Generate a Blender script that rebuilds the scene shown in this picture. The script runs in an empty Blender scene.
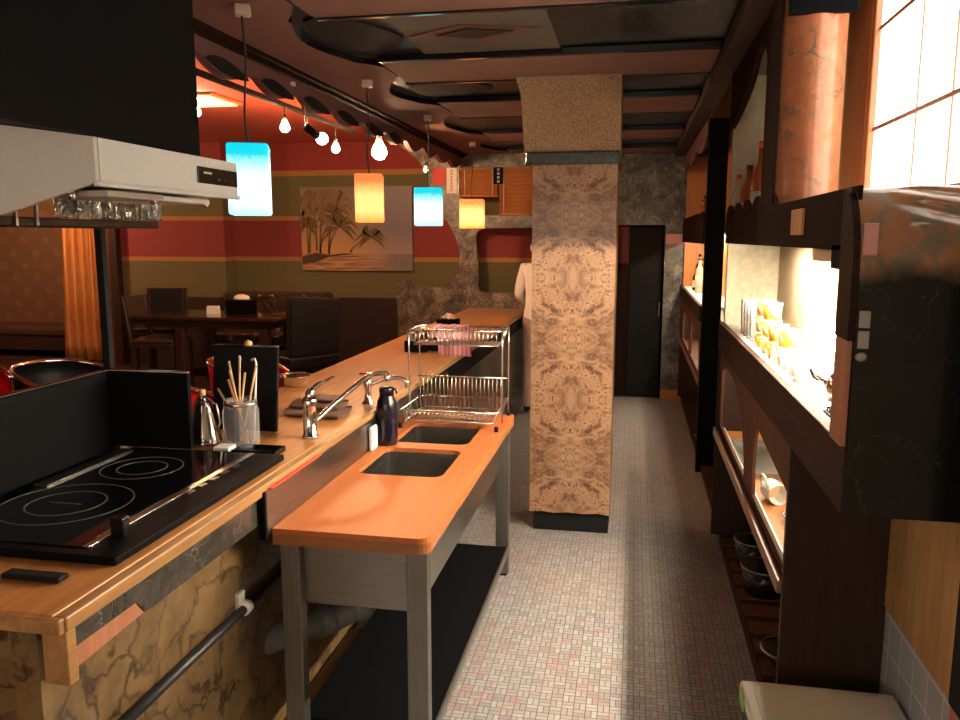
import bpy, bmesh, math, random
from mathutils import Vector, Matrix
random.seed(7)
SC = bpy.context.scene
COL = SC.collection
PI = math.pi

# ------------------------------------------------------------------ node helpers
class N:
    def __init__(s, name, color=(.5,.5,.5), rough=.5, metal=0., spec=.5, coat=0.):
        s.m = bpy.data.materials.new(name); s.m.use_nodes = True
        s.t = s.m.node_tree
        s.b = s.t.nodes['Principled BSDF']
        s.set('Base Color', color); s.set('Roughness', rough); s.set('Metallic', metal)
        s.set('Specular IOR Level', spec); s.set('Coat Weight', coat)
        s.set('Coat Roughness', .06)
    def put(s, sock, v):
        if hasattr(v, 'is_linked'): s.t.links.new(v, sock)
        elif isinstance(v, (tuple, list)) and len(v) == 3 and sock.type == 'RGBA': sock.default_value = (*v, 1)
        else: sock.default_value = v
    def set(s, k, v): s.put(s.b.inputs[k], v)
    def n(s, ty, props=None, outs=0, **ins):
        nd = s.t.nodes.new('ShaderNode' + ty)
        for k, v in (props or {}).items(): setattr(nd, k, v)
        for k, v in ins.items():
            key = int(k[1:]) if k[0] == 'i' and k[1:].isdigit() else k.replace('_', ' ')
            s.put(nd.inputs[key], v)
        return nd.outputs[outs]
    def co(s, kind='Object'):
        nd = s.t.nodes.new('ShaderNodeTexCoord'); return nd.outputs[kind]
    def map(s, v, scale=(1,1,1), rot=(0,0,0), loc=(0,0,0)):
        return s.n('Mapping', None, 0, Vector=v, Scale=scale, Rotation=rot, Location=loc)
    def noise(s, v, scale=5., detail=4., rough=.55, dist=0.):
        return s.n('TexNoise', None, 0, Vector=v, Scale=scale, Detail=detail, Roughness=rough, Distortion=dist)
    def noisec(s, v, scale=5., detail=4., rough=.55):
        return s.n('TexNoise', None, 1, Vector=v, Scale=scale, Detail=detail, Roughness=rough)
    def voro(s, v, scale=5., feature='F1', outs=0):
        return s.n('TexVoronoi', {'feature': feature}, outs, Vector=v, Scale=scale)
    def math(s, op, a, b=0.): return s.n('Math', {'operation': op}, 0, i0=a, i1=b)
    def vadd(s, a, b, k=1.):
        sc = s.n('VectorMath', {'operation': 'SCALE'}, 0, i0=b, Scale=k)
        return s.n('VectorMath', {'operation': 'ADD'}, 0, i0=a, i1=sc)
    def ramp(s, f, stops, interp='LINEAR'):
        nd = s.t.nodes.new('ShaderNodeValToRGB'); cr = nd.color_ramp; cr.interpolation = interp
        while len(cr.elements) < len(stops): cr.elements.new(.5)
        for e, (p, c) in zip(cr.elements, stops):
            e.position = p; e.color = (*c, 1) if len(c) == 3 else c
        s.t.links.new(f, nd.inputs[0]); return nd.outputs[0]
    def mix(s, f, a, b, bt='MIX'):
        nd = s.t.nodes.new('ShaderNodeMix'); nd.data_type = 'RGBA'; nd.blend_type = bt
        s.put(nd.inputs[0], f); s.put(nd.inputs[6], a); s.put(nd.inputs[7], b); return nd.outputs[2]
    def bump(s, h, strength=.3, dist=.01):
        s.set('Normal', s.n('Bump', None, 0, Height=h, Strength=strength, Distance=dist))
    def sep(s, v, i): return s.n('SeparateXYZ', None, i, i0=v)
    def emit(s, c, k): s.set('Emission Color', c); s.set('Emission Strength', k)

MT = {}
def plain(name, c, rough=.5, metal=0., spec=.5, coat=0., grain=0., gs=60.):
    w = N(name, c, rough, metal, spec, coat)
    v = w.co()
    f = w.noise(v, gs, 3.)
    g = grain or .08
    w.set('Base Color', w.mix(f, tuple(x*(1-g) for x in c), tuple(min(1, x*(1+g)) for x in c)))
    MT[name] = w.m; return w
def wood(name, a, b, axis='Y', rough=.35, coat=.2, sc=1., spec=.5):
    w = N(name, a, rough, 0, spec, coat); v = w.co()
    S = {'X': (1.2,14,14), 'Y': (14,1.2,14), 'Z': (14,14,1.2)}[axis]
    p = w.map(v, tuple(q*sc for q in S))
    f = w.noise(p, 3., 6., .6, .4); g = w.noise(p, 14., 3.)
    f = w.math('ADD', f, w.math('MULTIPLY', w.math('SUBTRACT', g, .5), .35))
    w.set('Base Color', w.ramp(f, [(.3, b), (.7, a)]))
    MT[name] = w.m; return w
def veined(name, base, base2, vein, scale=3., width=.03, rough=.15, coat=.3, dist=.5, thr=.45, spec=.5):
    w = N(name, base, rough, 0, spec, coat); v = w.co()
    d = w.vadd(v, w.noisec(v, scale*.8, 4.), dist)
    e = w.voro(d, scale, 'DISTANCE_TO_EDGE')
    big = w.noise(v, scale*1.1, 2.)
    m = w.ramp(e, [(0, (1,1,1)), (width, (0,0,0))])
    m = w.math('MULTIPLY', m, w.ramp(big, [(thr, (0,0,0)), (thr+.2, (1,1,1))]))
    f = w.noise(d, scale*2., 6.)
    w.set('Base Color', w.mix(m, w.mix(w.ramp(f, [(.35,(0,0,0)),(.65,(1,1,1))]), base, base2), vein))
    MT[name] = w.m; return w
def granite(name, cols, scale=9., rough=.35):
    w = N(name, cols[0], rough, 0, .5, .15); v = w.co()
    d = w.vadd(v, w.noisec(v, 6., 5.), .25)
    f = w.noise(d, scale, 8., .7); k = w.noise(d, scale*4.5, 4., .7)
    f = w.math('ADD', w.math('MULTIPLY', f, .6), w.math('MULTIPLY', k, .4))
    w.set('Base Color', w.ramp(f, [(.38, cols[0]), (.47, cols[1]), (.54, cols[2]), (.63, cols[3])]))
    MT[name] = w.m; return w
def glow(name, c, k):
    w = N(name, c, .5); w.emit(c, k); MT[name] = w.m; return w

plain('black_paint', (.003,.0033,.004), .6, 0, .06)
plain('black_matte', (.006,.006,.0065), .8, 0, .2)
plain('black_gloss', (.006,.006,.007), .18, 0, .4, .1)
plain('black_glass', (.004,.004,.005), .06, 0, .5, .6)
plain('ring_print', (.07,.07,.07), .35)
plain('white_enamel', (.64,.66,.68), .4)
plain('hood_side', (.62,.60,.57), .5)
plain('grey_enamel', (.36,.33,.30), .4)
plain('white_plastic', (.75,.73,.70), .4)
plain('cream_plastic', (.70,.69,.57), .45)
plain('green_tape', (.25,.5,.08), .5)
plain('navy_plastic', (.008,.006,.014), .25, 0, .4, .1)
plain('red_vinyl', (.50,.012,.016), .4)
plain('red_tape', (.55,.05,.03), .4)
plain('chrome', (.75,.73,.70), .12, 1.)
plain('wire_steel', (.6,.57,.52), .25, 1.)
plain('dark_wire', (.02,.02,.02), .5)
plain('cream_tag', (.55,.47,.36), .6)
plain('pvc_grey', (.16,.17,.18), .3)
plain('paper', (.78,.74,.68), .8)
plain('cork', (.5,.30,.15), .9)
plain('tissue', (.8,.70,.6), .9)
plain('taupe_cloth', (.22,.12,.085), .95)
plain('brass', (.7,.42,.1), .3, 1.)
plain('leather_black', (.010,.009,.009), .45, 0, .3)
plain('leather_brown', (.055,.032,.022), .30)
plain('skin', (.55,.33,.24), .55)
plain('hair_black', (.012,.01,.009), .5)
plain('shirt_white', (.72,.66,.60), .9)
plain('trouser_pink', (.42,.26,.22), .9)
plain('pink_paper', (.62,.30,.30), .7)
plain('maroon_panel', (.08,.010,.010), .7)
plain('red_poster', (.55,.05,.03), .6)
plain('glyph_white', (.75,.72,.66), .7)
plain('glyph_black', (.05,.04,.04), .7)
plain('bottle_dark', (.02,.012,.008), .1, 0, .5, .5)
plain('bottle_amber', (.30,.075,.025), .12, 0, .5, .5)
plain('bottle_clear', (.55,.42,.30), .12, 0, .5, .5)
plain('bottle_label', (.62,.50,.38), .6)
plain('bottle_red', (.45,.05,.04), .3)
plain('cap_dark', (.03,.02,.02), .4)
plain('cup_yellow', (.75,.60,.10), .35)
plain('cup_white', (.8,.78,.72), .3)
plain('pot_black', (.010,.010,.011), .25)
plain('pot_rim', (.35,.34,.33), .3, 1.)
plain('burnt_brown', (.016,.006,.005), .85, 0, .08)
plain('conduit_black', (.012,.013,.015), .45)
plain('grout_dark', (.03,.02,.018), .6)
plain('violet_foil', (.03,.02,.05), .2)
plain('switch_beige', (.30,.29,.24), .5)
plain('gold_strip', (.42,.20,.06), .6)
plain('baseboard_orange', (.38,.17,.05), .4)
plain('track_black', (.012,.007,.006), .8, 0, .05)
plain('filament_socket', (.06,.035,.02), .4)
plain('ceiling_cap', (.55,.42,.36), .5)
plain('stainless_dark', (.15,.15,.15), .3, 1.)
w = plain('tufted_leather', (.045,.028,.02), .22, 0, .5, .4)
v = w.co(); w.bump(w.voro(v, 7.5, 'DISTANCE_TO_EDGE'), .9, .05)

# brushed stainless
w = N('stainless', (.42,.41,.39), .28, 1.); v = w.map(w.co(), (2,2,60))
f = w.noise(v, 4., 4.); w.set('Base Color', w.ramp(f, [(.3,(.24,.23,.21)),(.7,(.34,.325,.30))]))
w.set('Roughness', w.math('ADD', w.math('MULTIPLY', f, .2), .22)); MT['stainless'] = w.m
w = N('stainless_leg', (.30,.29,.25), .4, .85); v = w.map(w.co(), (60,60,2))
f = w.noise(v, 4., 4.); w.set('Base Color', w.ramp(f, [(.3,(.17,.165,.14)),(.7,(.23,.225,.195))])); MT['stainless_leg'] = w.m
w = N('foil', (.7,.68,.66), .25, 1.); v = w.co()
w.bump(w.voro(w.map(v,(40,40,15)), 1.0, 'F1'), 1., .02); MT['foil'] = w.m

w = N('glass', (1,1,1), .02); w.set('Transmission Weight', 1.); w.set('IOR', 1.3); MT['glass'] = w.m
w = N('glass_thin', (.97,.97,.97), .0); w.set('Transmission Weight', .9); w.set('IOR', 1.08); MT['glass_thin'] = w.m

wood('counter_wood', (.60,.27,.08), (.40,.165,.05), 'Y', .30, .3)
wood('counter_edge', (.42,.22,.075), (.24,.115,.04), 'Y', .4, .2)
wood('sink_top', (.50,.145,.036), (.41,.11,.025), 'Y', .5, .0)
wood('sink_edge', (.40,.15,.045), (.25,.09,.028), 'X', .35, .2)
wood('brown_panel', (.12,.048,.026), (.07,.027,.016), 'Z', .65, 0, 1., .15)
wood('brown_dark', (.040,.020,.014), (.022,.011,.008), 'Z', .6, 0, 1., .2)
wood('brown_lip', (.05,.026,.018), (.024,.013,.010), 'Y', .7, 0, 1., .08)
wood('lip_edge', (.30,.14,.08), (.18,.075,.045), 'Y', .3, .3)
wood('wainscot', (.045,.020,.014), (.014,.007,.006), 'Z', .35, .2)
wood('chair_wood', (.05,.018,.012), (.025,.009,.007), 'Z', .3, .3)
wood('table_wood', (.06,.022,.014), (.03,.012,.008), 'X', .10, .6)
wood('orange_wood', (.55,.22,.06), (.40,.15,.04), 'Z', .4, .1)
wood('plank', (.42,.24,.09), (.2,.1,.035), 'Y', .7, 0)
wood('frame_wood', (.50,.22,.09), (.38,.15,.06), 'Z', .35, .3)
wood('chopstick_wood', (.62,.42,.22), (.45,.28,.13), 'Z', .6, 0)
wood('osb', (.50,.31,.12), (.34,.19,.07), 'Z', .7, 0, .5)
wood('beige_panel', (.62,.50,.33), (.55,.42,.26), 'Z', .6, 0)
wood('pinewood', (.42,.17,.09), (.30,.11,.055), 'Z', .5, 0)

veined('black_marble', (.007,.009,.009), (.016,.018,.018), (.22,.23,.22), 4.2, .010, .35, 0., .5, .47, .2)
veined('black_marble_strip', (.03,.027,.022), (.07,.06,.05), (.26,.24,.20), 6., .018, .25, .3, .5, .47)
veined('tan_marble', (.185,.115,.047), (.12,.07,.028), (.03,.017,.010), 6.5, .07, .35, .1, .35, .30)
veined('salmon_marble', (.50,.19,.09), (.40,.14,.065), (.09,.12,.08), 6.5, .09, .24, .08, .5, .40)
veined('brown_torn', (.030,.014,.010), (.016,.008,.006), (.06,.032,.022), 5., .03, .7, .0, .5, .52, .08)
veined('green_marble', (.012,.018,.015), (.03,.038,.032), (.10,.10,.08), 7., .02, .25, .3, .6, .48)
granite('granite', [(.022,.019,.014), (.075,.060,.044), (.16,.125,.09), (.30,.25,.19)], 8.)
granite('granite_grey', [(.020,.020,.018), (.062,.060,.054), (.13,.125,.11), (.27,.26,.24)], 7.)

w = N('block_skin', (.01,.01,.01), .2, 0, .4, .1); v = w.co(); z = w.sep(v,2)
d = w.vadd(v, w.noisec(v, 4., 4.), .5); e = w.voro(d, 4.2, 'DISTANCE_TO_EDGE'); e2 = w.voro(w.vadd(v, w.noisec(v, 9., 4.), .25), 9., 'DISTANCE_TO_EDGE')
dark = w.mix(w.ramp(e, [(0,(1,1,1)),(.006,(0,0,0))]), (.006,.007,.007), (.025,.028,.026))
refl_tone = w.mix(w.ramp(e2, [(0,(1,1,1)),(.14,(0,0,0))]), (.33,.16,.085), (.17,.15,.11))  # window reflection on the rolled top, painted in as a salmon tone
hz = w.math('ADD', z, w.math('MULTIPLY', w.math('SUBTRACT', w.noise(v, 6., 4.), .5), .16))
w.set('Base Color', w.mix(w.ramp(w.math('SUBTRACT', hz, .50), [(0,(0,0,0)),(.06,(1,1,1))]), dark, refl_tone)); MT['block_skin'] = w.m  # painted reflection mixed in towards the top, black marble below
# speckled plaster (pinkish-brown)
def plaster(name, a, b, sc=220.):
    w = N(name, a, .85); v = w.co(); f = w.noise(v, sc, 2.); g = w.noise(v, 2.5, 3.)
    f = w.math('ADD', w.math('MULTIPLY', f, .75), w.math('MULTIPLY', g, .25))
    w.set('Base Color', w.ramp(f, [(.38, b), (.62, a)])); w.bump(f, .25, .004); MT[name] = w.m
plaster('plaster_pink', (.21,.10,.08), (.105,.048,.038))
plaster('plaster_cork', (.42,.27,.16), (.16,.095,.055), 150.)
plaster('plaster_beige', (.62,.55,.40), (.50,.43,.30), 20.)
plaster('fascia_brown', (.14,.06,.055), (.09,.036,.035))
plaster('red_ceiling', (.62,.085,.035), (.50,.065,.028), 30.)
plaster('tan_board', (.33,.24,.14), (.27,.19,.10), 20.)
plaster('beam_brown', (.045,.02,.017), (.03,.013,.011))
plaster('panel_grey', (.085,.065,.055), (.05,.04,.035))
plaster('concrete', (.52,.47,.34), (.42,.37,.26), 25.)

# pillar burl veneer: book-matched
w = N('burl', (.5,.3,.15), .38, 0, .5, .15); v = w.co()
x = w.sep(v,0); y = w.sep(v,1); z = w.sep(v,2)
x = w.math('ABSOLUTE', x); y = w.math('ABSOLUTE', y); z = w.math('PINGPONG', w.math('ADD', z, .23), .335)
p = w.n('CombineXYZ', None, 0, i0=x, i1=y, i2=z)
d = w.vadd(p, w.noisec(p, 4.2, 4.), .30)
wave = w.n('TexNoise', None, 0, Vector=w.map(d, (2.2,2.2,6)), Scale=1.9, Detail=7., Roughness=.60, Distortion=1.9)
c = w.ramp(wave, [(.32,(.07,.028,.014)),(.42,(.18,.088,.045)),(.50,(.29,.155,.080)),(.64,(.37,.21,.115))])
pd = w.vadd(p, w.noisec(p, 14., 3.), .07)
dm = w.ramp(w.voro(pd, 46.), [(.14,(1,1,1)),(.36,(0,0,0))])
dm2 = w.ramp(w.voro(w.vadd(pd, (.3,.2,.1)), 70.), [(.20,(1,1,1)),(.40,(0,0,0))])
clus = w.ramp(w.noise(p, 5.6, 2.), [(.47,(0,0,0)),(.56,(1,1,1))])
clus2 = w.ramp(w.noise(w.vadd(p, (.5,.1,.4)), 8., 2.), [(.48,(0,0,0)),(.6,(1,1,1))])
c = w.mix(w.math('MULTIPLY', w.math('MULTIPLY', dm, clus), .92), c, (.035,.014,.007))
c = w.mix(w.math('MULTIPLY', w.math('MULTIPLY', dm2, clus2), .6), c, (.09,.04,.018))
w.set('Base Color', c); MT['burl'] = w.m

# mosaic floor: basket weave of small ceramic tiles
w = N('mosaic', (.5,.45,.42), .35); v = w.map(w.co(), (1,1,1))
def bricks(vec, c1, c2, mort):
    nd = w.t.nodes.new('ShaderNodeTexBrick'); nd.offset = 0; nd.offset_frequency = 1; nd.squash = 1
    w.t.links.new(vec, nd.inputs['Vector'])
    for k, q in (('Color1', c1), ('Color2', c2), ('Mortar', mort)): w.put(nd.inputs[k], q)
    nd.inputs['Scale'].default_value = 1; nd.inputs['Mortar Size'].default_value = .0017
    nd.inputs['Mortar Smooth'].default_value = .2; nd.inputs['Bias'].default_value = -.1
    nd.inputs['Brick Width'].default_value = .042; nd.inputs['Row Height'].default_value = .021
    return nd.outputs[0]
c1, c2, mo = (.33,.335,.33), (.20,.20,.20), (.06,.04,.036)
A = bricks(v, c1, c2, mo); B = bricks(w.map(v, (1,1,1), (0,0,PI/2)), c1, (.25,.215,.205), mo)
nd = w.t.nodes.new('ShaderNodeTexChecker'); w.t.links.new(v, nd.inputs[0]); nd.inputs['Scale'].default_value = 1/.042
tile = w.mix(nd.outputs[1], A, B)
big = w.noise(v, 1.3, 3.)
pat = w.voro(w.map(v, (1/.042,1/.042,0)), 1., 'F1', 1)
rr = w.sep(w.n('SeparateColor', None, 0, i0=pat), 0) if False else w.n('SeparateColor', None, 0, i0=pat)
tile = w.mix(w.math('MULTIPLY', w.math('GREATER_THAN', rr, .80), .3), tile, (.33,.13,.12))
tile = w.mix(w.math('MULTIPLY', w.ramp(big, [(.35,(0,0,0)),(.7,(1,1,1))]), .25), tile, (.30,.22,.17))
w.set('Base Color', tile); MT['mosaic'] = w.m
# blue-white wall tiles
w = N('wall_tile', (.5,.55,.6), .2); v = w.co()
pv = w.n('CombineXYZ', None, 0, i0=w.sep(v,1), i1=w.sep(v,2), i2=0.)
nd = w.t.nodes.new('ShaderNodeTexBrick'); nd.offset = 0; w.t.links.new(pv, nd.inputs['Vector'])
for k, q in (('Color1',(.42,.50,.55)),('Color2',(.46,.54,.58)),('Mortar',(.75,.75,.74))): w.put(nd.inputs[k], q)
nd.inputs['Scale'].default_value = 1; nd.inputs['Mortar Size'].default_value = .003
nd.inputs['Brick Width'].default_value = .10; nd.inputs['Row Height'].default_value = .10
w.set('Base Color', nd.outputs[0]); MT['wall_tile'] = w.m
# striped dining wall: bands by real height of the cloth panels
w = N('stripes', (.3,.1,.05), .85); v = w.co(); z = w.sep(v,2)
fz = w.math('DIVIDE', z, 3.0)
G, O, Rr = (.145,.125,.048), (.40,.19,.055), (.26,.040,.038)
c = w.ramp(fz, [(0,(.03,.013,.01)), (1.0/3,G), (1.40/3,O), (1.445/3,Rr), (1.845/3,O), (1.895/3,G), (2.33/3,O), (2.38/3,(.30,.035,.026))], 'CONSTANT')
f = w.noise(v, 150., 2.); w.set('Base Color', w.mix(.35, c, w.mix(f, (0,0,0), c), 'MIX')); MT['stripes'] = w.m
# patterned wallpaper
w = N('wallpaper', (.2,.1,.05), .8); v = w.co()
d = w.n('TexVoronoi', {'feature': 'F1'}, 0, Vector=w.map(v, (1,0,1), (0,PI/4,0)), Scale=4.4, Randomness=.12)
w.set('Base Color', w.ramp(d, [(.0,(.20,.12,.062)),(.10,(.125,.072,.037)),(.17,(.20,.12,.062)),(.24,(.13,.075,.038))])); MT['wallpaper'] = w.m
# curtain, towel, blinds
w = N('curtain', (.62,.24,.04), .8); MT['curtain'] = w.m
f = w.noise(w.map(w.co(), (60,60,2)), 3., 3.); w.set('Base Color', w.ramp(f, [(.3,(.70,.33,.09)),(.7,(.92,.52,.18))]))
w = N('pink_stripe', (.7,.2,.25), .9); v = w.co(); x = w.sep(v,0)
s_ = w.math('PINGPONG', x, .011); w.set('Base Color', w.mix(w.math('GREATER_THAN', s_, .0055), (.72,.25,.32), (.80,.55,.58))); MT['pink_stripe'] = w.m
w = N('bamboo', (.6,.25,.06), .7); v = w.co(); z = w.sep(v,2)
s_ = w.math('PINGPONG', z, .009); c = w.mix(w.math('MULTIPLY', w.math('GREATER_THAN', s_, .007), .45), (.60,.20,.05), (.22,.08,.02))
g = w.noise(w.map(v,(30,1,3)), 2., 3.); w.set('Base Color', w.mix(w.math('MULTIPLY', g, .3), c, (.75,.38,.14))); MT['bamboo'] = w.m
# patterned yellow cups
w = N('cup_pattern', (.8,.7,.4), .3); v = w.co()
f = w.noise(v, 34., 2.); w.set('Base Color', w.ramp(f, [(.42,(.80,.76,.62)),(.5,(.75,.55,.05)),(.62,(.55,.28,.03))])); MT['cup_pattern'] = w.m

# lights' own surfaces
def shade(name, top, mid, bot, k):
    w = N(name, mid, .6); z = w.sep(w.co('Generated'), 2); v = w.co()
    f = w.math('ADD', z, w.math('MULTIPLY', w.math('SUBTRACT', w.noise(v, 70., 3.), .5), .18))
    c = w.ramp(f, [(0, bot), (.22, mid), (.55, mid), (.86, top), (1., top)])
    w.set('Base Color', c); w.emit(c, k); MT[name] = w.m
shade('shade_blue', (.0,.36,.46), (.50,.93,1.), (.30,.80,.92), .85)
shade('shade_orange', (.62,.13,.03), (1.,.46,.15), (1.,.24,.04), .85)
glow('bulb_warm', (1.,.60,.32), 275.)
glow('bulb_small', (1.,.45,.18), 8.)
glow('bulb_white', (1.,.9,.78), 2.5)
glow('tube_warm', (1.,.85,.66), 520.)
glow('tube_far', (1.,.80,.55), 90.)
glow('strip_warm', (1.,.82,.56), 14.)
glow('low_strip', (1.,.84,.62), 12.)
glow('tube_white', (1.,.95,.88), 1.2)
glow('pane_fill', (1.,.80,.62), 2.3)  # glow of the added fill window behind the camera
glow('pane_day', (1.,.93,.80), 2.0)
glow('panel_yellow', (1.,.66,.25), .9)
# painting canvas colours
w = N('canvas_sky', (.5,.4,.3), .6); g = w.co('Generated'); z = w.sep(g,2); x = w.sep(g,0)
f = w.math('ADD', z, w.math('MULTIPLY', w.math('SUBTRACT', w.noise(w.map(g,(2,1,5)), 3., 4.), .5), .25))
warm = w.ramp(f, [(.23,(.46,.24,.09)),(.40,(.36,.21,.10)),(.7,(.27,.17,.09)),(1.,(.20,.14,.085))])
cool = w.ramp(f, [(.23,(.26,.19,.17)),(.5,(.15,.13,.15)),(1.,(.22,.19,.20))])
sky = w.mix(w.ramp(x, [(.4,(0,0,0)),(.8,(1,1,1))]), warm, cool)
sea = w.ramp(w.noise(w.map(g,(1.5,1,22)), 2.5, 4.), [(.35,(.15,.075,.045)),(.5,(.33,.17,.075)),(.65,(.58,.36,.17))])
sea = w.mix(w.ramp(x, [(.45,(0,0,0)),(.9,(1,1,1))]), sea, (.15,.125,.125))
w.set('Base Color', w.mix(w.math('LESS_THAN', z, .205), sky, sea)); MT['canvas_sky'] = w.m
plain('palm_paint', (.115,.075,.03), .7, 0, .3, 0, .5, 30.)
plain('palm_haze', (.20,.13,.055), .7, 0, .3, 0, .4, 20.)
plain('shore_paint', (.075,.04,.022), .7, 0, .3, 0, .5, 30.)

# ------------------------------------------------------------------ mesh helper
class MB:
    def __init__(s): s.bm = bmesh.new(); s.mats = []
    def mi(s, m):
        if m is None: return 0
        if m not in s.mats: s.mats.append(m)
        return s.mats.index(m)
    def merge(s, b, m=None, smooth=False):
        i = s.mi(m)
        for f in b.faces: f.material_index = i; f.smooth = smooth
        me = bpy.data.meshes.new('t'); b.to_mesh(me); b.free(); s.bm.from_mesh(me); bpy.data.meshes.remove(me); return s
    def box(s, x0, x1, y0, y1, z0, z1, bev=0., m=None, seg=2, rot=None):
        b = bmesh.new(); bmesh.ops.create_cube(b, size=1.)
        for v in b.verts: v.co = Vector(((v.co.x)*(x1-x0), (v.co.y)*(y1-y0), (v.co.z)*(z1-z0)))
        if bev: bmesh.ops.bevel(b, geom=b.edges[:], offset=bev, segments=seg, affect='EDGES', profile=.5)
        if rot is not None:
            for v in b.verts: v.co = rot @ v.co
        c = Vector(((x0+x1)/2, (y0+y1)/2, (z0+z1)/2))
        for v in b.verts: v.co += c
        return s.merge(b, m, False)
    def tube(s, pts, r, seg=10, m=None, cap=True):
        pts = [Vector(p) for p in pts]; b = bmesh.new(); rings = []
        rs = r if isinstance(r, (list, tuple)) else [r]*len(pts)
        up = None
        for i, p in enumerate(pts):
            d = (pts[min(i+1, len(pts)-1)] - pts[max(i-1, 0)]).normalized()
            if up is None: up = Vector((0,0,1)) if abs(d.z) < .9 else Vector((1,0,0))
            a = d.cross(up)
            if a.length < 1e-4: a = d.cross(Vector((0,1,0)))
            a.normalize(); c = a.cross(d).normalized(); up = c
            rings.append([b.verts.new(p + (a*math.cos(t) + c*math.sin(t))*rs[i]) for t in [2*PI*k/seg for k in range(seg)]])
        for A, B in zip(rings, rings[1:]):
            for k in range(seg): b.faces.new((A[k], A[(k+1)%seg], B[(k+1)%seg], B[k]))
        if cap: b.faces.new(rings[0][::-1]); b.faces.new(rings[-1])
        bmesh.ops.recalc_face_normals(b, faces=b.faces[:])
        return s.merge(b, m, True)
    def lathe(s, prof, c=(0,0,0), seg=24, m=None, sx=1., sy=1.):
        b = bmesh.new(); rings = []
        for r, z in prof:
            if r < 1e-6: rings.append([b.verts.new((c[0], c[1], c[2]+z))])
            else: rings.append([b.verts.new((c[0]+sx*r*math.cos(2*PI*k/seg), c[1]+sy*r*math.sin(2*PI*k/seg), c[2]+z)) for k in range(seg)])
        for A, B in zip(rings, rings[1:]):
            if len(A) == 1 and len(B) == 1: continue
            for k in range(seg):
                if len(A) == 1: b.faces.new((A[0], B[k], B[(k+1)%seg]))
                elif len(B) == 1: b.faces.new((A[k], A[(k+1)%seg], B[0]))
                else: b.faces.new((A[k], A[(k+1)%seg], B[(k+1)%seg], B[k]))
        bmesh.ops.recalc_face_normals(b, faces=b.faces[:])
        return s.merge(b, m, True)
    def prism(s, poly, axis, a, bb, m=None, bev=0.):
        """poly: 2-D points in the other two axes (x: (y,z), y: (x,z), z: (x,y)), extruded from a to bb"""
        b = bmesh.new()
        def mk(p, t): return {'x': (t,p[0],p[1]), 'y': (p[0],t,p[1]), 'z': (p[0],p[1],t)}[axis]
        A = [b.verts.new(mk(p, a)) for p in poly]; B = [b.verts.new(mk(p, bb)) for p in poly]
        n = len(poly)
        b.faces.new(A); b.faces.new(B[::-1])
        for k in range(n): b.faces.new((A[k], B[k], B[(k+1)%n], A[(k+1)%n]))
        bmesh.ops.recalc_face_normals(b, faces=b.faces[:])
        if bev: bmesh.ops.bevel(b, geom=[e for e in b.edges if abs(e.verts[0].co['xyz'.index(axis)]-e.verts[1].co['xyz'.index(axis)]) < 1e-6], offset=bev, segments=2, affect='EDGES')
        big = [f for f in b.faces if len(f.verts) > 4]
        if big: bmesh.ops.triangulate(b, faces=big, ngon_method='EAR_CLIP')
        return s.merge(b, m, False)
    def cut(s, outer, holes, axis, a, bb, m=None):
        cu = bpy.data.curves.new('c', 'CURVE'); cu.dimensions = '2D'; cu.fill_mode = 'BOTH'; cu.extrude = abs(bb-a)/2
        for poly in [outer]+holes:
            sp = cu.splines.new('POLY'); sp.points.add(len(poly)-1); sp.use_cyclic_u = True
            for q, p in zip(sp.points, poly): q.co = (p[0], p[1], 0, 1)
        o = bpy.data.objects.new('c', cu); COL.objects.link(o)
        bpy.context.view_layer.update()
        me = bpy.data.meshes.new_from_object(o.evaluated_get(bpy.context.evaluated_depsgraph_get()))
        b = bmesh.new(); b.from_mesh(me)
        bmesh.ops.remove_doubles(b, verts=b.verts[:], dist=1e-5)
        for v in b.verts:
            u, w_, t = v.co.x, v.co.y, (a+bb)/2 + v.co.z
            v.co = {'x': (t,u,w_), 'y': (u,t,w_), 'z': (u,w_,t)}[axis]
        bmesh.ops.recalc_face_normals(b, faces=b.faces[:])
        COL.objects.unlink(o); bpy.data.objects.remove(o); bpy.data.curves.remove(cu); bpy.data.meshes.remove(me)
        return s.merge(b, m, False)
    def sphere(s, c, r, seg=20, m=None, sc=(1,1,1)):
        b = bmesh.new(); bmesh.ops.create_uvsphere(b, u_segments=seg, v_segments=seg//2+2, radius=1.)
        for v in b.verts: v.co = Vector((c[0]+v.co.x*r*sc[0], c[1]+v.co.y*r*sc[1], c[2]+v.co.z*r*sc[2]))
        return s.merge(b, m, True)
    def grid(s, fn, nu, nv, m=None, thick=0., smooth=True, closed=False):
        b = bmesh.new(); V = [[b.verts.new(fn(i/(nu-1), j/(nv-1))) for j in range(nv)] for i in range(nu)]
        for i in range(nu-1):
            for j in range(nv-1): b.faces.new((V[i][j], V[i+1][j], V[i+1][j+1], V[i][j+1]))
        if thick: bmesh.ops.solidify(b, geom=b.faces[:], thickness=thick)
        bmesh.ops.recalc_face_normals(b, faces=b.faces[:])
        return s.merge(b, m, smooth)
    def build(s, name, m=None, parent=None, origin=None, rotated=None):
        bm = s.bm
        if rotated is not None:
            ctr, M = rotated
            for v in bm.verts: v.co = Vector(ctr) + M @ (v.co - Vector(ctr))
        if parent is not None:
            off = Vector(parent.location); q = parent.parent
            while q is not None: off += Vector(q.location); q = q.parent
        elif origin is not None: off = Vector(origin)
        else:
            xs = [v.co for v in bm.verts]
            off = Vector(((min(c.x for c in xs)+max(c.x for c in xs))/2, (min(c.y for c in xs)+max(c.y for c in xs))/2, min(c.z for c in xs)))
        for v in bm.verts: v.co -= off
        me = bpy.data.meshes.new(name); bm.to_mesh(me); bm.free()
        if not s.mats: me.materials.append(MT[m])
        else:
            for k in s.mats: me.materials.append(MT[k if k is not None else m])
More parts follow.
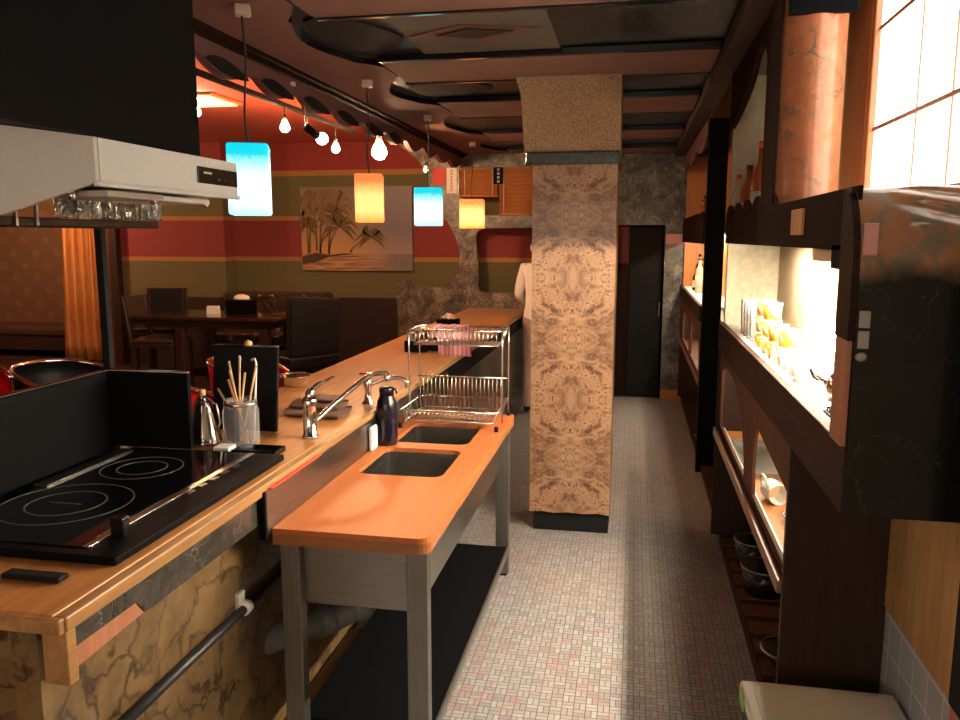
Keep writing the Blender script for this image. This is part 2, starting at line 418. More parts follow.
        o = bpy.data.objects.new(name, me); COL.objects.link(o)
        if parent is not None: o.parent = parent
        else: o.location = off
        return o
def B(*a, **k): return MB().box(*a, **k)
def T(*a, **k): return MB().tube(*a, **k)
def tag(o, label, cat, group=None, kind=None):
    o['label'] = label; o['category'] = cat
    if group: o['group'] = group
    if kind: o['kind'] = kind
    return o
def thing(name, label, cat, loc, group=None):
    o = bpy.data.objects.new(name, None); COL.objects.link(o); o.location = loc; o.empty_display_size = .1
    return tag(o, label, cat, group)
def struct(name, mb, m, parent=None):
    o = mb.build(name, m, parent, origin=(0,0,0) if parent is None else None)
    if parent is None: o['kind'] = 'structure'
    return o
def dup(r, loc, rz=None, label=None):
    c = r.copy(); COL.objects.link(c); c.location = loc
    if rz is not None: c.rotation_euler = (0,0,rz)
    if label: c['label'] = label
    for ch in list(r.children):
        d = ch.copy(); COL.objects.link(d); d.parent = c
        for g in list(ch.children):
            e = g.copy(); COL.objects.link(e); e.parent = d
    return c
def arc(cx, cy, r, a0, a1, n, ry=None):
    ry = ry or r
    return [(cx+r*math.cos(math.radians(a0+(a1-a0)*k/n)), cy+ry*math.sin(math.radians(a0+(a1-a0)*k/n))) for k in range(n+1)]
def smoothpath(pts, n=6):
    out = []; P = [Vector(p) for p in pts]; P = [P[0]*2-P[1]] + P + [P[-1]*2-P[-2]]
    for i in range(1, len(P)-2):
        for k in range(n):
            t = k/n; a,b,c,d = P[i-1],P[i],P[i+1],P[i+2]
            out.append(.5*((2*b)+(c-a)*t+(2*a-5*b+4*c-d)*t*t+(3*b-a-3*c+d)*t**3))
    out.append(P[-2]); return out
def smooth2(pts, n=6): return [(p.x, p.y) for p in smoothpath([(a,b,0) for a,b in pts], n)]

# ================================================================== THE SETTING
ZD = .22      # dining floor level
struct('floor', B(-1.75,.80,-2,8.45,-.1,0), 'mosaic')
struct('floor_dining', B(-8.6,-1.66,-2,9.3,-.1,ZD), 'brown_dark')
struct('wall_left', B(-8.7,-8.6,-2,9.3,0,3), 'wallpaper')
struct('wall_behind', MB().cut([(-8.7,0),(.95,0),(.95,3),(-8.7,3)],[[(-2.6,.95),(.5,.95),(.5,2.1),(-2.6,2.1)]],'y',-2.1,-2.), 'plaster_beige')
w2 = struct('fill_window', B(-2.6,.5,-2.06,-2.05,.95,2.1), 'pane_fill')  # added glowing window, out of view, fills faces turned to the camera
for (a,b) in ((-2.6,-2.56),(-1.6,-1.56),(-.57,-.53),(.46,.5)): B(a,b,-2.045,-1.99,.95,2.1,.003).build('window_frame','frame_wood',w2)  # bars of the added fill window
struct('ceiling', B(-1.7,.95,-2,8.45,2.53,2.76), 'black_marble')
struct('ceiling_dining', B(-8.6,-1.7,-2,9.3,2.68,2.78), 'red_ceiling')
struct('wall_back', MB().box(-5.75,-.17,8.45,8.55,ZD-.1,2.7), 'stripes')
struct('wall_alcove', MB().box(-8.6,-5.6,9.1,9.2,ZD-.2,2.7), 'wallpaper')
struct('wall_block', MB().box(-5.70,-4.43,8.2,8.45,ZD-.1,2.7), 'stripes')
struct('trim_1', B(-5.80,-5.705,8.12,8.30,ZD,2.68,.005), 'brown_dark')
struct('trim_2', B(-5.93,-5.805,8.16,8.30,ZD,2.68,.005), 'brown_panel')
struct('wall_far', MB().box(.30,.80,8.40,8.55,0,2.66).box(-.17,.30,8.40,8.55,1.79,2.66), 'granite_grey')
struct('baseboard_far', B(.305,.55,8.375,8.398,0,.10,.004), 'baseboard_orange')
struct('baseboard_pillar', B(-1.0,-.19,8.42,8.448,0,.10,.004), 'baseboard_orange')
struct('wall_marble', B(-1.06,-.18,8.43,8.449,.1,1.08), 'green_marble')
# doorway and the dark passage behind it
struct('wall_passage', MB().box(-.5,.6,9.5,9.55,0,2.0).box(.40,.46,8.55,9.5,0,2.0).box(-.45,-.40,8.55,9.5,0,2.).box(-.45,.46,8.55,9.5,1.95,2.), 'black_matte')
struct('floor_passage', B(-.45,.46,8.45,9.55,-.1,0), 'brown_dark')
dr = struct('door_1', B(-.05,.285,8.50,8.54,.01,1.775,.004), 'black_matte')
MB().box(-.165,-.055,8.505,8.53,1.40,1.775).build('upper_panel', 'maroon_panel', dr)
MB().box(-.165,-.055,8.505,8.53,.01,1.40).build('side_panel', 'burnt_brown', dr)
MB().box(.255,.275,8.46,8.50,.85,1.0,.004).build('door_handle', 'stainless_dark', dr)
# right wall: window above, boards and tiles below
struct('wall_right', MB().box(.75,.85,-2,1.68,0,2.66).box(.75,.85,2.88,8.45,0,2.66).box(.75,.85,1.68,2.88,0,1.79).box(.75,.85,1.68,2.88,2.62,2.66), 'plaster_beige')
struct('trim_3', B(.738,.749,1.72,2.40,0,.62), 'wall_tile')
struct('trim_4', B(.730,.749,1.72,2.40,.62,1.07,.002), 'osb')
wn = struct('window_1', MB().box(.7525,.757,1.68,2.88,1.79,2.62), 'pane_day')
for (y0,y1,z0,z1) in ((2.87,2.905,1.77,2.64),(1.66,1.70,1.77,2.64)): B(.732,.757,y0,y1,z0,z1,.004).build('window_frame','frame_wood',wn)
for zz in (2.005,2.315): B(.742,.751,1.7,2.86,zz-.006,zz+.006).build('muntin','frame_wood',wn)
for yy in (1.95,2.2,2.46): B(.747,.751,yy-.002,yy+.002,1.79,2.62).build('muntin','frame_wood',wn)
struct('trim_5', B(.732,.749,2.9055,3.20,1.77,2.655,.006), 'frame_wood')

# ceiling beams: one along the bar with scalloped side, several across
bays = [(3.08,3.88),(4.42,5.08),(5.72,6.6),(7.2,7.85)]
edge = []
y = -2.
for (a,b) in bays:
    edge += [(-1.25, y), (-1.25, a-.18)]
    edge += [(-1.25-.05,a-.08),(-1.36,a+.02)] + [(-1.36-.08*math.sin(PI*k/8), a+.05+(b-a-.1)*k/8) for k in range(9)] + [(-1.36,b-.02),(-1.30,b+.04)]
    y = b+.12
edge += [(-1.25, y), (-1.25, 8.44)]
mb = MB(); mb.prism([(-1.70,-2.),*edge,(-1.70,8.44)], 'z', 2.50, 2.559, 'plaster_pink'); ib = mb.mi('black_gloss')
mb.bm.normal_update()
for f in mb.bm.faces:
    if abs(f.normal.z) < .5 and f.calc_center_median().x > -1.69: f.material_index = ib
struct('trim_6', mb, None)
k = 7
spans = [(1.2,3.08)] + [(bays[i][1], bays[i+1][0]) for i in range(3)] + [(7.85,8.38)]
for (a,b) in [(-1.2,.6)]+spans:
    t = struct('trim_%d' % k, B(-1.245,.36,a,b,2.50,2.529,.006), 'plaster_pink'); k += 1
    if b > 1:
        B(-1.24,.355,b+.0005,b+.03,2.494,2.528,.005).build('beam_moulding','black_gloss',t)
        B(-1.24,.355,a-.03,a-.0005,2.494,2.528,.005).build('beam_moulding','black_gloss',t)
struct('trim_%d' % k, B(.365,.47,-1.5,8.39,2.46,2.529,.006), 'beam_brown'); k += 1
# moulding and wavy fascia hanging between kitchen and dining ceilings
struct('trim_%d' % k, MB().box(-1.735,-1.705,-2,8.43,2.475,2.655).tube([(-1.70,-2,2.49),(-1.70,8.42,2.49)],.012,8).tube([(-1.735,-2,2.47),(-1.735,8.42,2.47)],.010,8), 'burnt_brown'); k += 1
wav = []
def wz(fr): return 2.392-.052*(math.sin(PI*min(1,fr/.86))**.8) + (.012*math.sin(PI*(fr-.4)/.6) if fr > .4 else 0)
n_ = 380
for i in range(n_+1):
    yy = -1.36+9.46*i/n_
    ph_ = (yy-3.64)/.5
    wav.append((yy, wz(ph_-math.floor(ph_))))
struct('trim_%d' % k, MB().prism([(-1.36,2.66),(8.1,2.66)]+wav[::-1],'x',-1.785,-1.745), 'fascia_brown'); k += 1
for j in range(7):
    yy = 2.64+.5*j
    lf = smooth2([(yy,2.389),(yy+.05,2.408),(yy+.14,2.416),(yy+.28,2.395),(yy+.37,2.364),(yy+.26,2.352),(yy+.13,2.356)],4)
    struct('trim_%d' % k, MB().prism(lf,'x',-1.744,-1.737), 'black_matte'); k += 1
# inlaid panels in the first bays
cp = struct('trim_%d' % k, B(-1.00,-.36,3.13,3.84,2.520,2.5295,.002), 'stainless_dark'); k += 1
cp.data.materials[0] = MT['panel_grey']
MB().prism([(-.98,3.50),(-.72,3.34),(-.40,3.45),(-.68,3.62)],'z',2.516,2.5195).build('diamond_inlay','brown_panel',cp)
MB().prism([(-.86,3.49),(-.71,3.395),(-.52,3.46),(-.69,3.565)],'z',2.512,2.5155).build('diamond_core','black_matte',cp)
struct('trim_%d' % k, MB().prism(smooth2([(-1.34,3.2),(-1.22,3.14),(-1.08,3.32),(-1.02,3.55),(-1.16,3.74),(-1.34,3.72),(-1.40,3.5),(-1.34,3.2)],4)[:-1],'z',2.520,2.5295), 'black_matte'); k += 1
struct('trim_%d' % k, MB().prism(smooth2([(-1.30,4.55),(-1.1,4.5),(-.86,4.66),(-.86,4.82),(-1.1,4.95),(-1.30,4.9),(-1.30,4.55)],4)[:-1],'z',2.520,2.5295), 'black_matte'); k += 1

# ================================================================== PILLAR
t = thing('pillar', 'burl veneered square pillar standing between sink and cabinets', 'pillar', (-.325,4.605,0))
B(-.53,-.105,4.40,4.81,0,.113,.004).build('plinth','black_matte',t)
MB().cut([(-.55,.112),(-.47,.118),(-.42,.110),(-.33,.119),(-.24,.113),(-.17,.121),(-.10,.112),(-.10,2.045),(-.55,2.045)],[],'y',4.38,4.83).build('burl_cladding','burl',t)
B(-.585,-.085,4.345,4.85,2.045,2.112,.008).build('band','green_marble',t)
MB().prism([(-.595,2.112),(-.09,2.112),(-.09,2.5285),(-.64,2.5285),(-.64,2.49),(-.617,2.42),(-.605,2.28)],'y',4.36,4.84).build('plastered_capital','plaster_cork',t)

# ================================================================== BAR COUNTER
t = thing('bar_counter', 'long wood topped bar counter running to the granite screen', 'counter', (-1.37,4.7,0))
MB().box(-1.67,-1.075,1.26,8.12,.915,.945,.004).build('countertop','counter_wood',t)
MB().box(-1.074,-1.045,1.26,8.12,.912,.944,.004).build('kitchen_edge','counter_edge',t)
MB().box(-1.65,-1.05,1.245,1.262,.912,.943,.003).build('end_edge','counter_edge',t)
MB().prism([(1.27,.911),(2.08,.911),(2.08,.825),(1.53,.825),(1.50,.862),(1.27,.862)],'x',-1.078,-1.062).build('marble_apron','black_marble_strip',t)
MB().prism([(1.28,.861),(1.50,.861),(1.53,.824),(1.28,.815)],'x',-1.082,-1.066).build('bare_board','pinewood',t)
B(-1.105,-1.05,1.262,1.29,.80,.911,.003).build('end_post','counter_edge',t)
MB().box(-1.20,-1.14,1.29,3.6,0,.90).build('side_panel','tan_marble',t)
MB().box(-1.09,-1.06,3.62,5.2,0,.90).build('side_panel','brown_panel',t)
MB().box(-1.09,-1.06,5.22,8.1,0,.90).build('side_panel','green_marble',t)
MB().box(-1.058,-1.04,3.9,4.45,.68,.90).build('side_board','stainless_dark',t)
MB().box(-1.66,-1.61,1.3,8.1,ZD,.91).build('front_panel','wainscot',t)
MB().box(-1.60,-1.205,1.36,1.39,0,.905).build('inner_partition','tan_marble',t)
MB().box(-1.072,-1.05,3.85,8.0,.80,.90).build('dark_apron','black_paint',t)

# induction cooktop
t = thing('induction_cooktop', 'black glass induction cooktop at the near end of the bar', 'cooktop', (-1.36,1.9,.945))
B(-1.64,-1.10,1.49,2.36,.9455,.965,.004).build('body','black_paint',t)
B(-1.63,-1.22,1.53,2.34,.9652,.968,.001).build('glass_top','black_glass',t)
def ring(cx, cy, r, wd): return [( (cx, cy, .9684), r, wd)]
for (cx,cy,r) in ((-1.455,1.79,.165),(-1.455,1.79,.098),(-1.455,2.125,.118),(-1.455,2.125,.072)):
    mb = MB(); mb.lathe([(r-.0018,.0),(r-.0018,.0006),(r+.0018,.0006),(r+.0018,0)],(cx,cy,.9680),48); mb.build('burner_ring','ring_print',t)
B(-1.505,-1.41,1.786,1.790,.9680,.9686).build('burner_mark','ring_print',t)
vg = B(-1.648,-1.600,1.90,2.30,.968,.973,.001).build('vent_grille','wire_steel',t)
mb = MB()
for j in range(26): mb.box(-1.644,-1.604,1.91+j*.015,1.918+j*.015,.973,.9745)
mb.build('grille_slats','stainless_dark',vg)
B(-1.215,-1.195,1.53,2.34,.9652,.969,.001).build('glass_trim','wire_steel',t)
for j in range(5): B(-1.208,-1.178,1.92+j*.065,1.955+j*.065,.9652,.9686,.001).build('control_key','stainless_dark',t)
B(-1.19,-1.155,1.60,1.625,.9652,1.012,.002).build('knob_block','black_gloss',t)
# splash guard
t = thing('splash_guard', 'black folding splash guard standing behind the cooktop', 'splash guard', (-1.66,2.0,.90))
B(-1.735,-1.715,1.26,2.37,.90,1.218,.003).build('side_leaf','black_paint',t)
B(-1.714,-1.425,2.352,2.37,.966,1.216,.003).build('end_leaf','black_paint',t)
T([(-1.725,1.26,1.222),(-1.725,2.365,1.222),(-1.427,2.365,1.222)],.006,8).build('steel_rim','chrome',t)
tag(B(-1.752,-1.724,2.38,2.405,ZD,2.33,.003).build('support_post','black_matte'), 'slim black post rising behind the splash guard', 'post')

# range hood
t = thing('range_hood', 'white range hood with small control panel above the cooktop', 'range hood', (-1.4,1.98,1.72))
MB().prism([(-1.2,1.785),(-1.2,1.885),(-1.72,1.955),(-1.72,1.778),(-1.45,1.776)],'y',1.6645,2.32,bev=.004).build('hood_body','white_enamel',t)
MB().prism([(-1.2,1.785),(-1.2,1.885),(-1.72,1.955),(-1.72,1.70),(-1.45,1.715)],'y',1.652,1.664).build('side_plate','hood_side',t)
MB().box(-1.208,-1.194,1.652,2.325,1.776,1.788,.003).build('lower_lip','white_enamel',t)
cpn = B(-1.2005,-1.195,2.085,2.31,1.812,1.858,.002).build('control_panel','black_gloss',t)
mb = MB()
for j in range(5): mb.box(-1.1955,-1.1943,2.115+j*.009,2.121+j*.009,1.839,1.845)
mb.build('maker_mark','glyph_white',cpn)
for j in range(3): B(-1.1955,-1.1935,2.19+j*.035,2.205+j*.035,1.825,1.830).build('button','stainless_dark',cpn)
B(-1.42,-1.22,1.72,1.95,1.756,1.772,.003).build('light_cover','grey_enamel',t)
B(-1.44,-1.24,1.98,2.22,1.758,1.772,.003).build('filter_tray','white_enamel',t)
for (x,y) in ((-1.27,1.98),(-1.27,2.25),(-1.30,1.70)): MB().lathe([(0,0),(.007,.002),(.008,.012),(.004,.03)],(x,y,1.748),12).build('screw_knob','chrome',t)
MB().box(-1.72,-1.49,1.60,2.345,1.69,1.712,.004).build('rear_tray','brown_dark',t)
MB().grid(lambda u,v: (-1.478+.012*math.sin(u*90)*.4+random.uniform(-.003,.003), 1.86+.48*u, 1.712+.055*v), 60, 8, None, .004).build('foil_wrap','foil',t)
for yy in (1.66,1.73,1.80): B(-1.49,-1.482,yy,yy+.008,1.69,1.76).build('hanger','stainless',t)
tag(MB().prism([(-1.215,1.889),(-1.215,2.499),(-1.69,2.499),(-1.69,1.9535)],'y',.2,2.135).build('hood_casing','black_paint'), 'large matte black casing above the white range hood', 'casing')

# small things by the cooktop
tag(B(-1.30,-1.16,1.385,1.42,.946,.958,.004).build('knife_handle','black_matte'), 'flat black handle lying on the near corner of the bar', 'handle')
tag(B(-1.36,-1.305,2.375,2.43,.946,.972,.002).build('card_box','white_plastic'), 'small white card box beside black splash guard', 'box')
t = thing('utensil_tray', 'shallow black tray in front of the chopstick jar', 'tray', (-1.24,2.44,.9455))
MB().box(-1.30,-1.145,2.385,2.47,.9455,.951,.002).build('tray_base','black_gloss',t)
MB().box(-1.30,-1.145,2.385,2.389,.951,.963).box(-1.30,-1.145,2.466,2.47,.951,.963).box(-1.30,-1.296,2.389,2.466,.951,.963).box(-1.149,-1.145,2.389,2.466,.951,.963).build('tray_rim','black_gloss',t)
# steel shaker with cork
t = thing('steel_cruet', 'conical polished steel cruet with a cork stopper', 'cruet', (-1.475,2.52,.9455))
MB().lathe([(0,0),(.060,0),(.064,.006),(.060,.012),(.055,.03),(.042,.09),(.030,.135),(.024,.150),(.018,.158),(.018,.170),(0,.170)],(-1.475,2.52,.9455),32).build('cruet_body','chrome',t)
MB().lathe([(0,.170),(.012,.170),(.013,.19),(0,.19)],(-1.475,2.52,.9455),16).build('cork_stopper','cork',t)
MB().tube([(-1.457,2.52,1.105),(-1.42,2.52,1.085),(-1.41,2.52,1.02),(-1.425,2.52,.99)],.004).build('cruet_handle','chrome',t)
t = thing('glass_cruet', 'little clear glass bottle between steel cruet and chopstick jar', 'bottle', (-1.40,2.60,.9455))
MB().lathe([(0,0),(.022,0),(.024,.05),(.018,.075),(.012,.085),(.012,.098),(0,.098)],(-1.40,2.60,.9455),20).build('bottle_body','glass_thin',t)
MB().lathe([(.0,.098),(.014,.098),(.014,.112),(0,.112)],(-1.40,2.60,.9455),16).build('bottle_lid','chrome',t)
# chopstick jar
t = thing('glass_jar', 'clear glass jar holding wooden chopsticks and utensils', 'jar', (-1.315,2.49,.9455))
MB().lathe([(0,.004),(.054,.004),(.058,.012),(.058,.128),(.052,.148),(.052,.165),(.055,.168),(.0555,.165),(.0555,.148),(.0615,.128),(.0615,.008),(.058,0),(0,0)],(-1.315,2.49,.9455),32).build('jar_wall','glass_thin',t)
MB().lathe([(.0558,.150),(.0575,.152),(.0575,.158),(.0558,.160)],(-1.315,2.49,.9455),32).build('jar_collar','wire_steel',t)
jl = ['thin wooden chopstick leaning far left in the glass jar','wooden chopstick second from left in the glass jar','tallest wooden chopstick in the glass jar','slim wooden chopstick just right of the tallest in the jar','wooden chopstick at the middle of the glass jar','wooden chopstick right of middle in the glass jar','wooden chopstick leaning rightmost in the glass jar']
sp = [((.020,.0,.02),(-.075,-.01,.205)),((.012,.01,.02),(-.040,.0,.235)),((.020,-.012,.02),(-.030,-.01,.300)),((.028,-.012,.02),(-.022,-.022,.270)),((-.01,.0,.02),(.004,.004,.318)),((-.012,-.01,.02),(.026,-.006,.262)),((-.006,.012,.02),(.060,.01,.285))]
for (a,b),l in zip(sp, jl):
    p0 = Vector((-1.315,2.49,.9455)); a = p0+Vector(a); b = p0+Vector(b)
    tag(T([a, a+(b-a)*.5, b],[.0028,.0036,.0042],8).build('chopstick','chopstick_wood'), l, 'chopstick', 'chopsticks in the glass jar')
p0 = Vector((-1.315,2.49,.9455))
tag(T([p0+Vector((.045,-.022,.02)),p0+Vector((.010,-.026,.12)),p0+Vector((-.025,-.03,.235))],.0036,8).build('cooking_chopstick','pinewood'), 'reddish brown stick crossing the front of the jar', 'chopstick')
tag(MB().tube([p0+Vector((-.020,-.02,.02)),p0+Vector((-.008,-.015,.15))],.006,8).box(-1.36,-1.313,2.465,2.471,.97,1.08,.002).build('kitchen_tongs','black_matte'), 'dark tongs standing inside the glass jar', 'tongs')
t = thing('wire_whisk', 'pale handled whisk with hooked end in the glass jar', 'whisk', p0+Vector((.03,.03,.015)))
MB().tube([p0+Vector((.03,.03,.015)),p0+Vector((.05,.03,.29)),p0+Vector((.045,.03,.305)),p0+Vector((.033,.03,.30))],.004,8).build('whisk_handle','paper',t)
# black board leaning on easel
t = thing('menu_board', 'upright black menu board behind the chopstick jar', 'board', (-1.36,2.72,.9455))
R_ = Matrix.Rotation(math.radians(-7),3,'X')
MB().box(-1.545,-1.285,2.70,2.715,.9475,1.262,.006).build('board_panel','black_matte',t,rotated=((-1.415,2.70,.9475),R_))
MB().tube([(-1.545,2.705,1.265),(-1.285,2.705,1.265)],.005).build('board_edge','stainless_dark',t,rotated=((-1.415,2.70,.9475),R_))
MB().tube([(-1.40,2.76,1.20),(-1.38,2.86,.949)],.006).build('board_prop','black_matte',t)
MB().lathe([(0,0),(.016,.0),(.014,.016),(0,.022)],(-1.405,2.742,1.263),14).build('board_clip','cork',t)
# steel ladle bowl on far edge
t = thing('steel_bowl', 'chrome bowl tipped up at the outer edge of the bar', 'bowl', (-1.61,3.60,.9455))
MB().lathe([(0,.0),(.03,.0),(.06,.02),(.075,.05),(.077,.052),(.072,.05),(.055,.022),(0,.006)],(-1.61,3.60,.9455),28).build('bowl_shell','chrome',t)
MB().lathe([(.074,.049),(.079,.051),(.079,.056),(.074,.055)],(-1.61,3.60,.9455),28).build('bowl_rim','wire_steel',t)

# folded cloth
t = thing('folded_cloth', 'folded brown cloth lying on the bar behind the tap', 'cloth', (-1.25,3.03,.9455))
def fold(x0,x1,y0,y1,z0,h):
    def fn(u,v):
        a = 2*PI*u
        return (x0+(x1-x0)*v+.006*math.sin(9*v), (y0+y1)/2+(y1-y0)/2*math.cos(a)*(1-.1*math.sin(5*v)), z0+h/2+h/2*math.sin(a)*(1+.15*math.sin(7*v)))
    return MB().grid(fn, 25, 16)
fold(-1.37,-1.14,2.94,3.10,.9455,.034).build('lower_fold','taupe_cloth',t)
fold(-1.35,-1.15,2.96,3.09,.976,.030).build('middle_fold','taupe_cloth',t)
fold(-1.27,-1.16,2.98,3.08,1.004,.022).build('top_fold','taupe_cloth',t)

# taps
t = thing('lever_tap', 'near chrome lever tap with long swivel spout', 'tap', (-1.135,2.66,.9455))
MB().lathe([(0,0),(.030,0),(.030,.008),(.025,.012),(.025,.11),(.027,.115),(.027,.135),(.022,.15),(0,.155)],(-1.135,2.66,.9455),24).build('tap_body','chrome',t)
MB().tube(smoothpath([(-1.135,2.66,1.09),(-1.133,2.67,1.115),(-1.125,2.72,1.130),(-1.11,2.78,1.138),(-1.105,2.82,1.142)],4),[.016]*5+[.011]*5+[.007]*7,10).build('tap_lever','chrome',t)
MB().tube(smoothpath([(-1.125,2.675,1.0),(-1.09,2.82,1.05),(-1.05,2.98,1.10),(-1.03,3.07,1.112),(-1.00,3.15,1.105)],5),.010,12).build('swivel_spout','chrome',t)
MB().lathe([(0,0),(.013,0),(.013,.03),(0,.03)],(-1.00,3.155,1.070),14).build('spout_tip','chrome',t)
t = thing('pillar_tap', 'far chrome tap with cross handle beside the dish rack', 'tap', (-1.12,3.26,.9455))
MB().lathe([(0,0),(.028,0),(.028,.006),(.016,.02),(.013,.06),(.018,.075),(.018,.10),(.012,.115),(0,.12)],(-1.12,3.26,.9455),20).build('tap_body','chrome',t)
MB().tube([(-1.155,3.26,1.078),(-1.085,3.26,1.078)],.007).tube([(-1.12,3.225,1.078),(-1.12,3.295,1.078)],.007).build('cross_handle','chrome',t)
MB().tube(smoothpath([(-1.11,3.26,1.03),(-1.05,3.27,1.055),(-.99,3.28,1.062),(-.955,3.28,1.05),(-.95,3.28,1.02)],5),.009,12).build('tap_spout','chrome',t)

# ================================================================== SINK UNIT
t = thing('sink_unit', 'double basin sink unit with orange worktop on steel legs', 'sink', (-.81,2.95,0))
def rrect(x0,x1,y0,y1,r,n=5):
    return arc(x1-r,y0+r,r,-90,0,n)+arc(x1-r,y1-r,r,0,90,n)+arc(x0+r,y1-r,r,90,180,n)+arc(x0+r,y0+r,r,180,270,n)
outer = [(-1.04,2.13)]+arc(-.60,2.17,.04,-90,0,5)+[(-.56,3.81),(-1.04,3.81)]
h1 = rrect(-.99,-.665,2.72,3.10,.045); h2 = rrect(-.99,-.665,3.19,3.56,.045)
top = MB().cut(outer,[h1,h2],'z',.785,.802).build('worktop','sink_top',t)
oi = [(-1.035,2.14)]+arc(-.61,2.18,.035,-90,0,5)+[(-.57,3.80),(-1.035,3.80)]
MB().cut(outer,[oi],'z',.752,.7845).build('worktop_edge','sink_edge',t)
for h,(y0,y1) in ((h1,(2.72,3.10)),(h2,(3.19,3.56))):
    bs = MB().cut(rrect(-.995,-.66,y0-.005,y1+.005,.05),[h],'z',.60,.784).box(-.99,-.665,y0,y1,.592,.600).build('basin','stainless',t)
    MB().lathe([(0,.0),(.035,.0),(.04,.006),(.036,.008),(.02,.004),(0,.004)],(-.83,(y0+y1)/2,.600),20).build('drain','chrome',bs)
MB().box(-1.0,-.625,2.19,2.205,.545,.75,.004).box(-.625,-.612,2.20,3.76,.545,.75,.003).box(-1.0,-.625,3.745,3.76,.545,.75).box(-1.0,-.988,2.20,3.75,.56,.75).build('skirt','stainless',t)
for (x,y) in ((-1.03,2.155),(-.635,2.155),(-1.03,3.72),(-.635,3.72)):
    lg = B(x,x+.062 if x<-.7 else x+.064,y,y+.045,0.012,.7515,.003).build('leg','stainless_leg',t)
    B(x+.008,x+.055,y+.005,y+.04,0,.012,.002).build('foot','black_matte',lg)
MB().box(-1.0,-.575,2.20,3.72,.135,.155,.003).build('lower_shelf','black_paint',t)
MB().box(-.574,-.566,2.20,3.72,.128,.160).build('shelf_edge','stainless_leg',t)
bsp = MB().box(-1.058,-1.042,2.10,3.80,.79,.925,.002).build('backsplash','stainless',t)
B(-1.062,-1.038,2.085,2.10,.78,.926,.003).build('end_cap','black_paint',bsp)
B(-1.060,-1.030,2.12,2.50,.9255,.930,.001).build('red_strip','red_tape',bsp)
# water bottle
t = thing('water_bottle', 'dark navy water bottle standing at the corner of near basin', 'bottle', (-.955,3.145,.8025))
MB().lathe([(0,0),(.040,0),(.044,.006),(.044,.155),(.040,.185),(.030,.205),(.029,.215),(0,.215)],(-1.0,3.148,.8025),28).build('bottle_body','navy_plastic',t)
MB().lathe([(0,.216),(.031,.216),(.032,.236),(.028,.244),(0,.246)],(-1.0,3.148,.8025),24).build('bottle_cap','navy_plastic',t)
MB().tube([(-.985,3.148,1.035),(-.96,3.145,1.04),(-.955,3.145,1.02)],.005).build('cap_loop','navy_plastic',t)
tag(MB().box(-1.038,-1.022,3.02,3.09,.8025,.90,.006).build('sponge','white_plastic'), 'white sponge upright between backsplash and navy bottle', 'sponge')

# dish rack
t = thing('dish_rack', 'two tier chrome wire dish rack over the far basin', 'dish rack', (-.81,3.62,.8025))
x0,x1,y0,y1 = -1.03,-.585,3.44,3.78
def frame(z, xx0,xx1,yy0,yy1, r=.004): return MB().tube([(xx0,yy0,z),(xx1,yy0,z),(xx1,yy1,z),(xx0,yy1,z),(xx0,yy0,z)],r,8)
for (x,y) in ((x0,3.79),(x1,3.79),(x0,3.60),(x1,3.60)):
    MB().tube(smoothpath([(x,y,.806),(x,y,1.0),(x,y+(.0),1.24)],3),.0045,8).build('rack_post','wire_steel',t)
for (x,y) in ((x0,3.44),(x1,3.44),(x0,3.79),(x1,3.79)):
    MB().lathe([(0,0),(.010,0),(.010,.022),(0,.024)],(x,y,.8025),10).build('rubber_foot','black_matte',t)
def basket(nm, zb, zt, ya, yb):
    bk = frame(zt,x0,x1,ya,yb,.0045).tube([(x0+.02,ya+.015,zb),(x1-.02,ya+.015,zb),(x1-.02,yb-.015,zb),(x0+.02,yb-.015,zb),(x0+.02,ya+.015,zb)],.003,6).build(nm,'wire_steel',t)
    nn = 20; mb = MB()
    for i in range(nn):
        x = x0+.03+(x1-x0-.06)*i/(nn-1)
        mb.tube([(x,ya,zt),(x,ya+.015,zb),(x,yb-.015,zb),(x,yb,zt)],.0022,6)
    for j in range(5):
        yy = ya+.03+(yb-ya-.06)*j/4
        mb.tube([(x0,yy,zt),(x0+.02,yy,zb),(x1-.02,yy,zb),(x1,yy,zt)],.0022,6)
    mb.build('wires','wire_steel',bk); return bk
basket('lower_basket', .835, .885, 3.44, 3.79)
basket('upper_basket', 1.165, 1.235, 3.60, 3.79)
# plate row of the lower tier
mb = MB()
for i in range(20):
    x = x0+.03+(x1-x0-.06)*i/19
    mb.tube([(x,3.74,.84),(x,3.745,.98),(x,3.752,.99),(x,3.76,.98),(x,3.765,.84)],.0022,6)
mb.tube([(x0,3.752,.992),(x1,3.752,.992)],.004,8).build('plate_holder','wire_steel',t)
tag(MB().lathe([(0,0),(.035,0),(.045,.012),(.043,.012),(0,.004)],(-.70,3.50,.8385),20,None,1.3,.8).build('soap_dish','wire_steel'), 'small steel dish lying in the lower basket of the rack', 'dish')

# pipes and boards under the sink
t = thing('drain_pipe', 'thick grey plastic drain pipe bending below the sink', 'pipe', (-1.0,2.75,.0))
pp = [(-.84,2.86,.575),(-.845,2.74,.50),(-.865,2.63,.43),(-.92,2.54,.375),(-1.0,2.48,.35),(-1.08,2.40,.345),(-1.20,2.24,.345)]
MB().tube(smoothpath(pp[:4],5),.034,16).build('pipe_run','pvc_grey',t)
MB().tube(smoothpath(pp[3:],5),.046,18).build('pipe_run','pvc_grey',t)
MB().tube([(-.905,2.556,.385),(-.945,2.52,.366)],.056,18).build('pipe_collar','pvc_grey',t)
MB().tube([(-1.0,2.48,.35),(-1.04,2.44,.347)],.054,18).build('pipe_collar','pvc_grey',t)
MB().lathe([(.02,0),(.05,0),(.05,.02),(.02,.02)],(-.83,2.91,.568),16).build('pipe_collar','pvc_grey',t)
t = thing('conduit', 'thin black conduit clipped along the tan marble bar panel', 'conduit', (-1.07,1.9,.55))
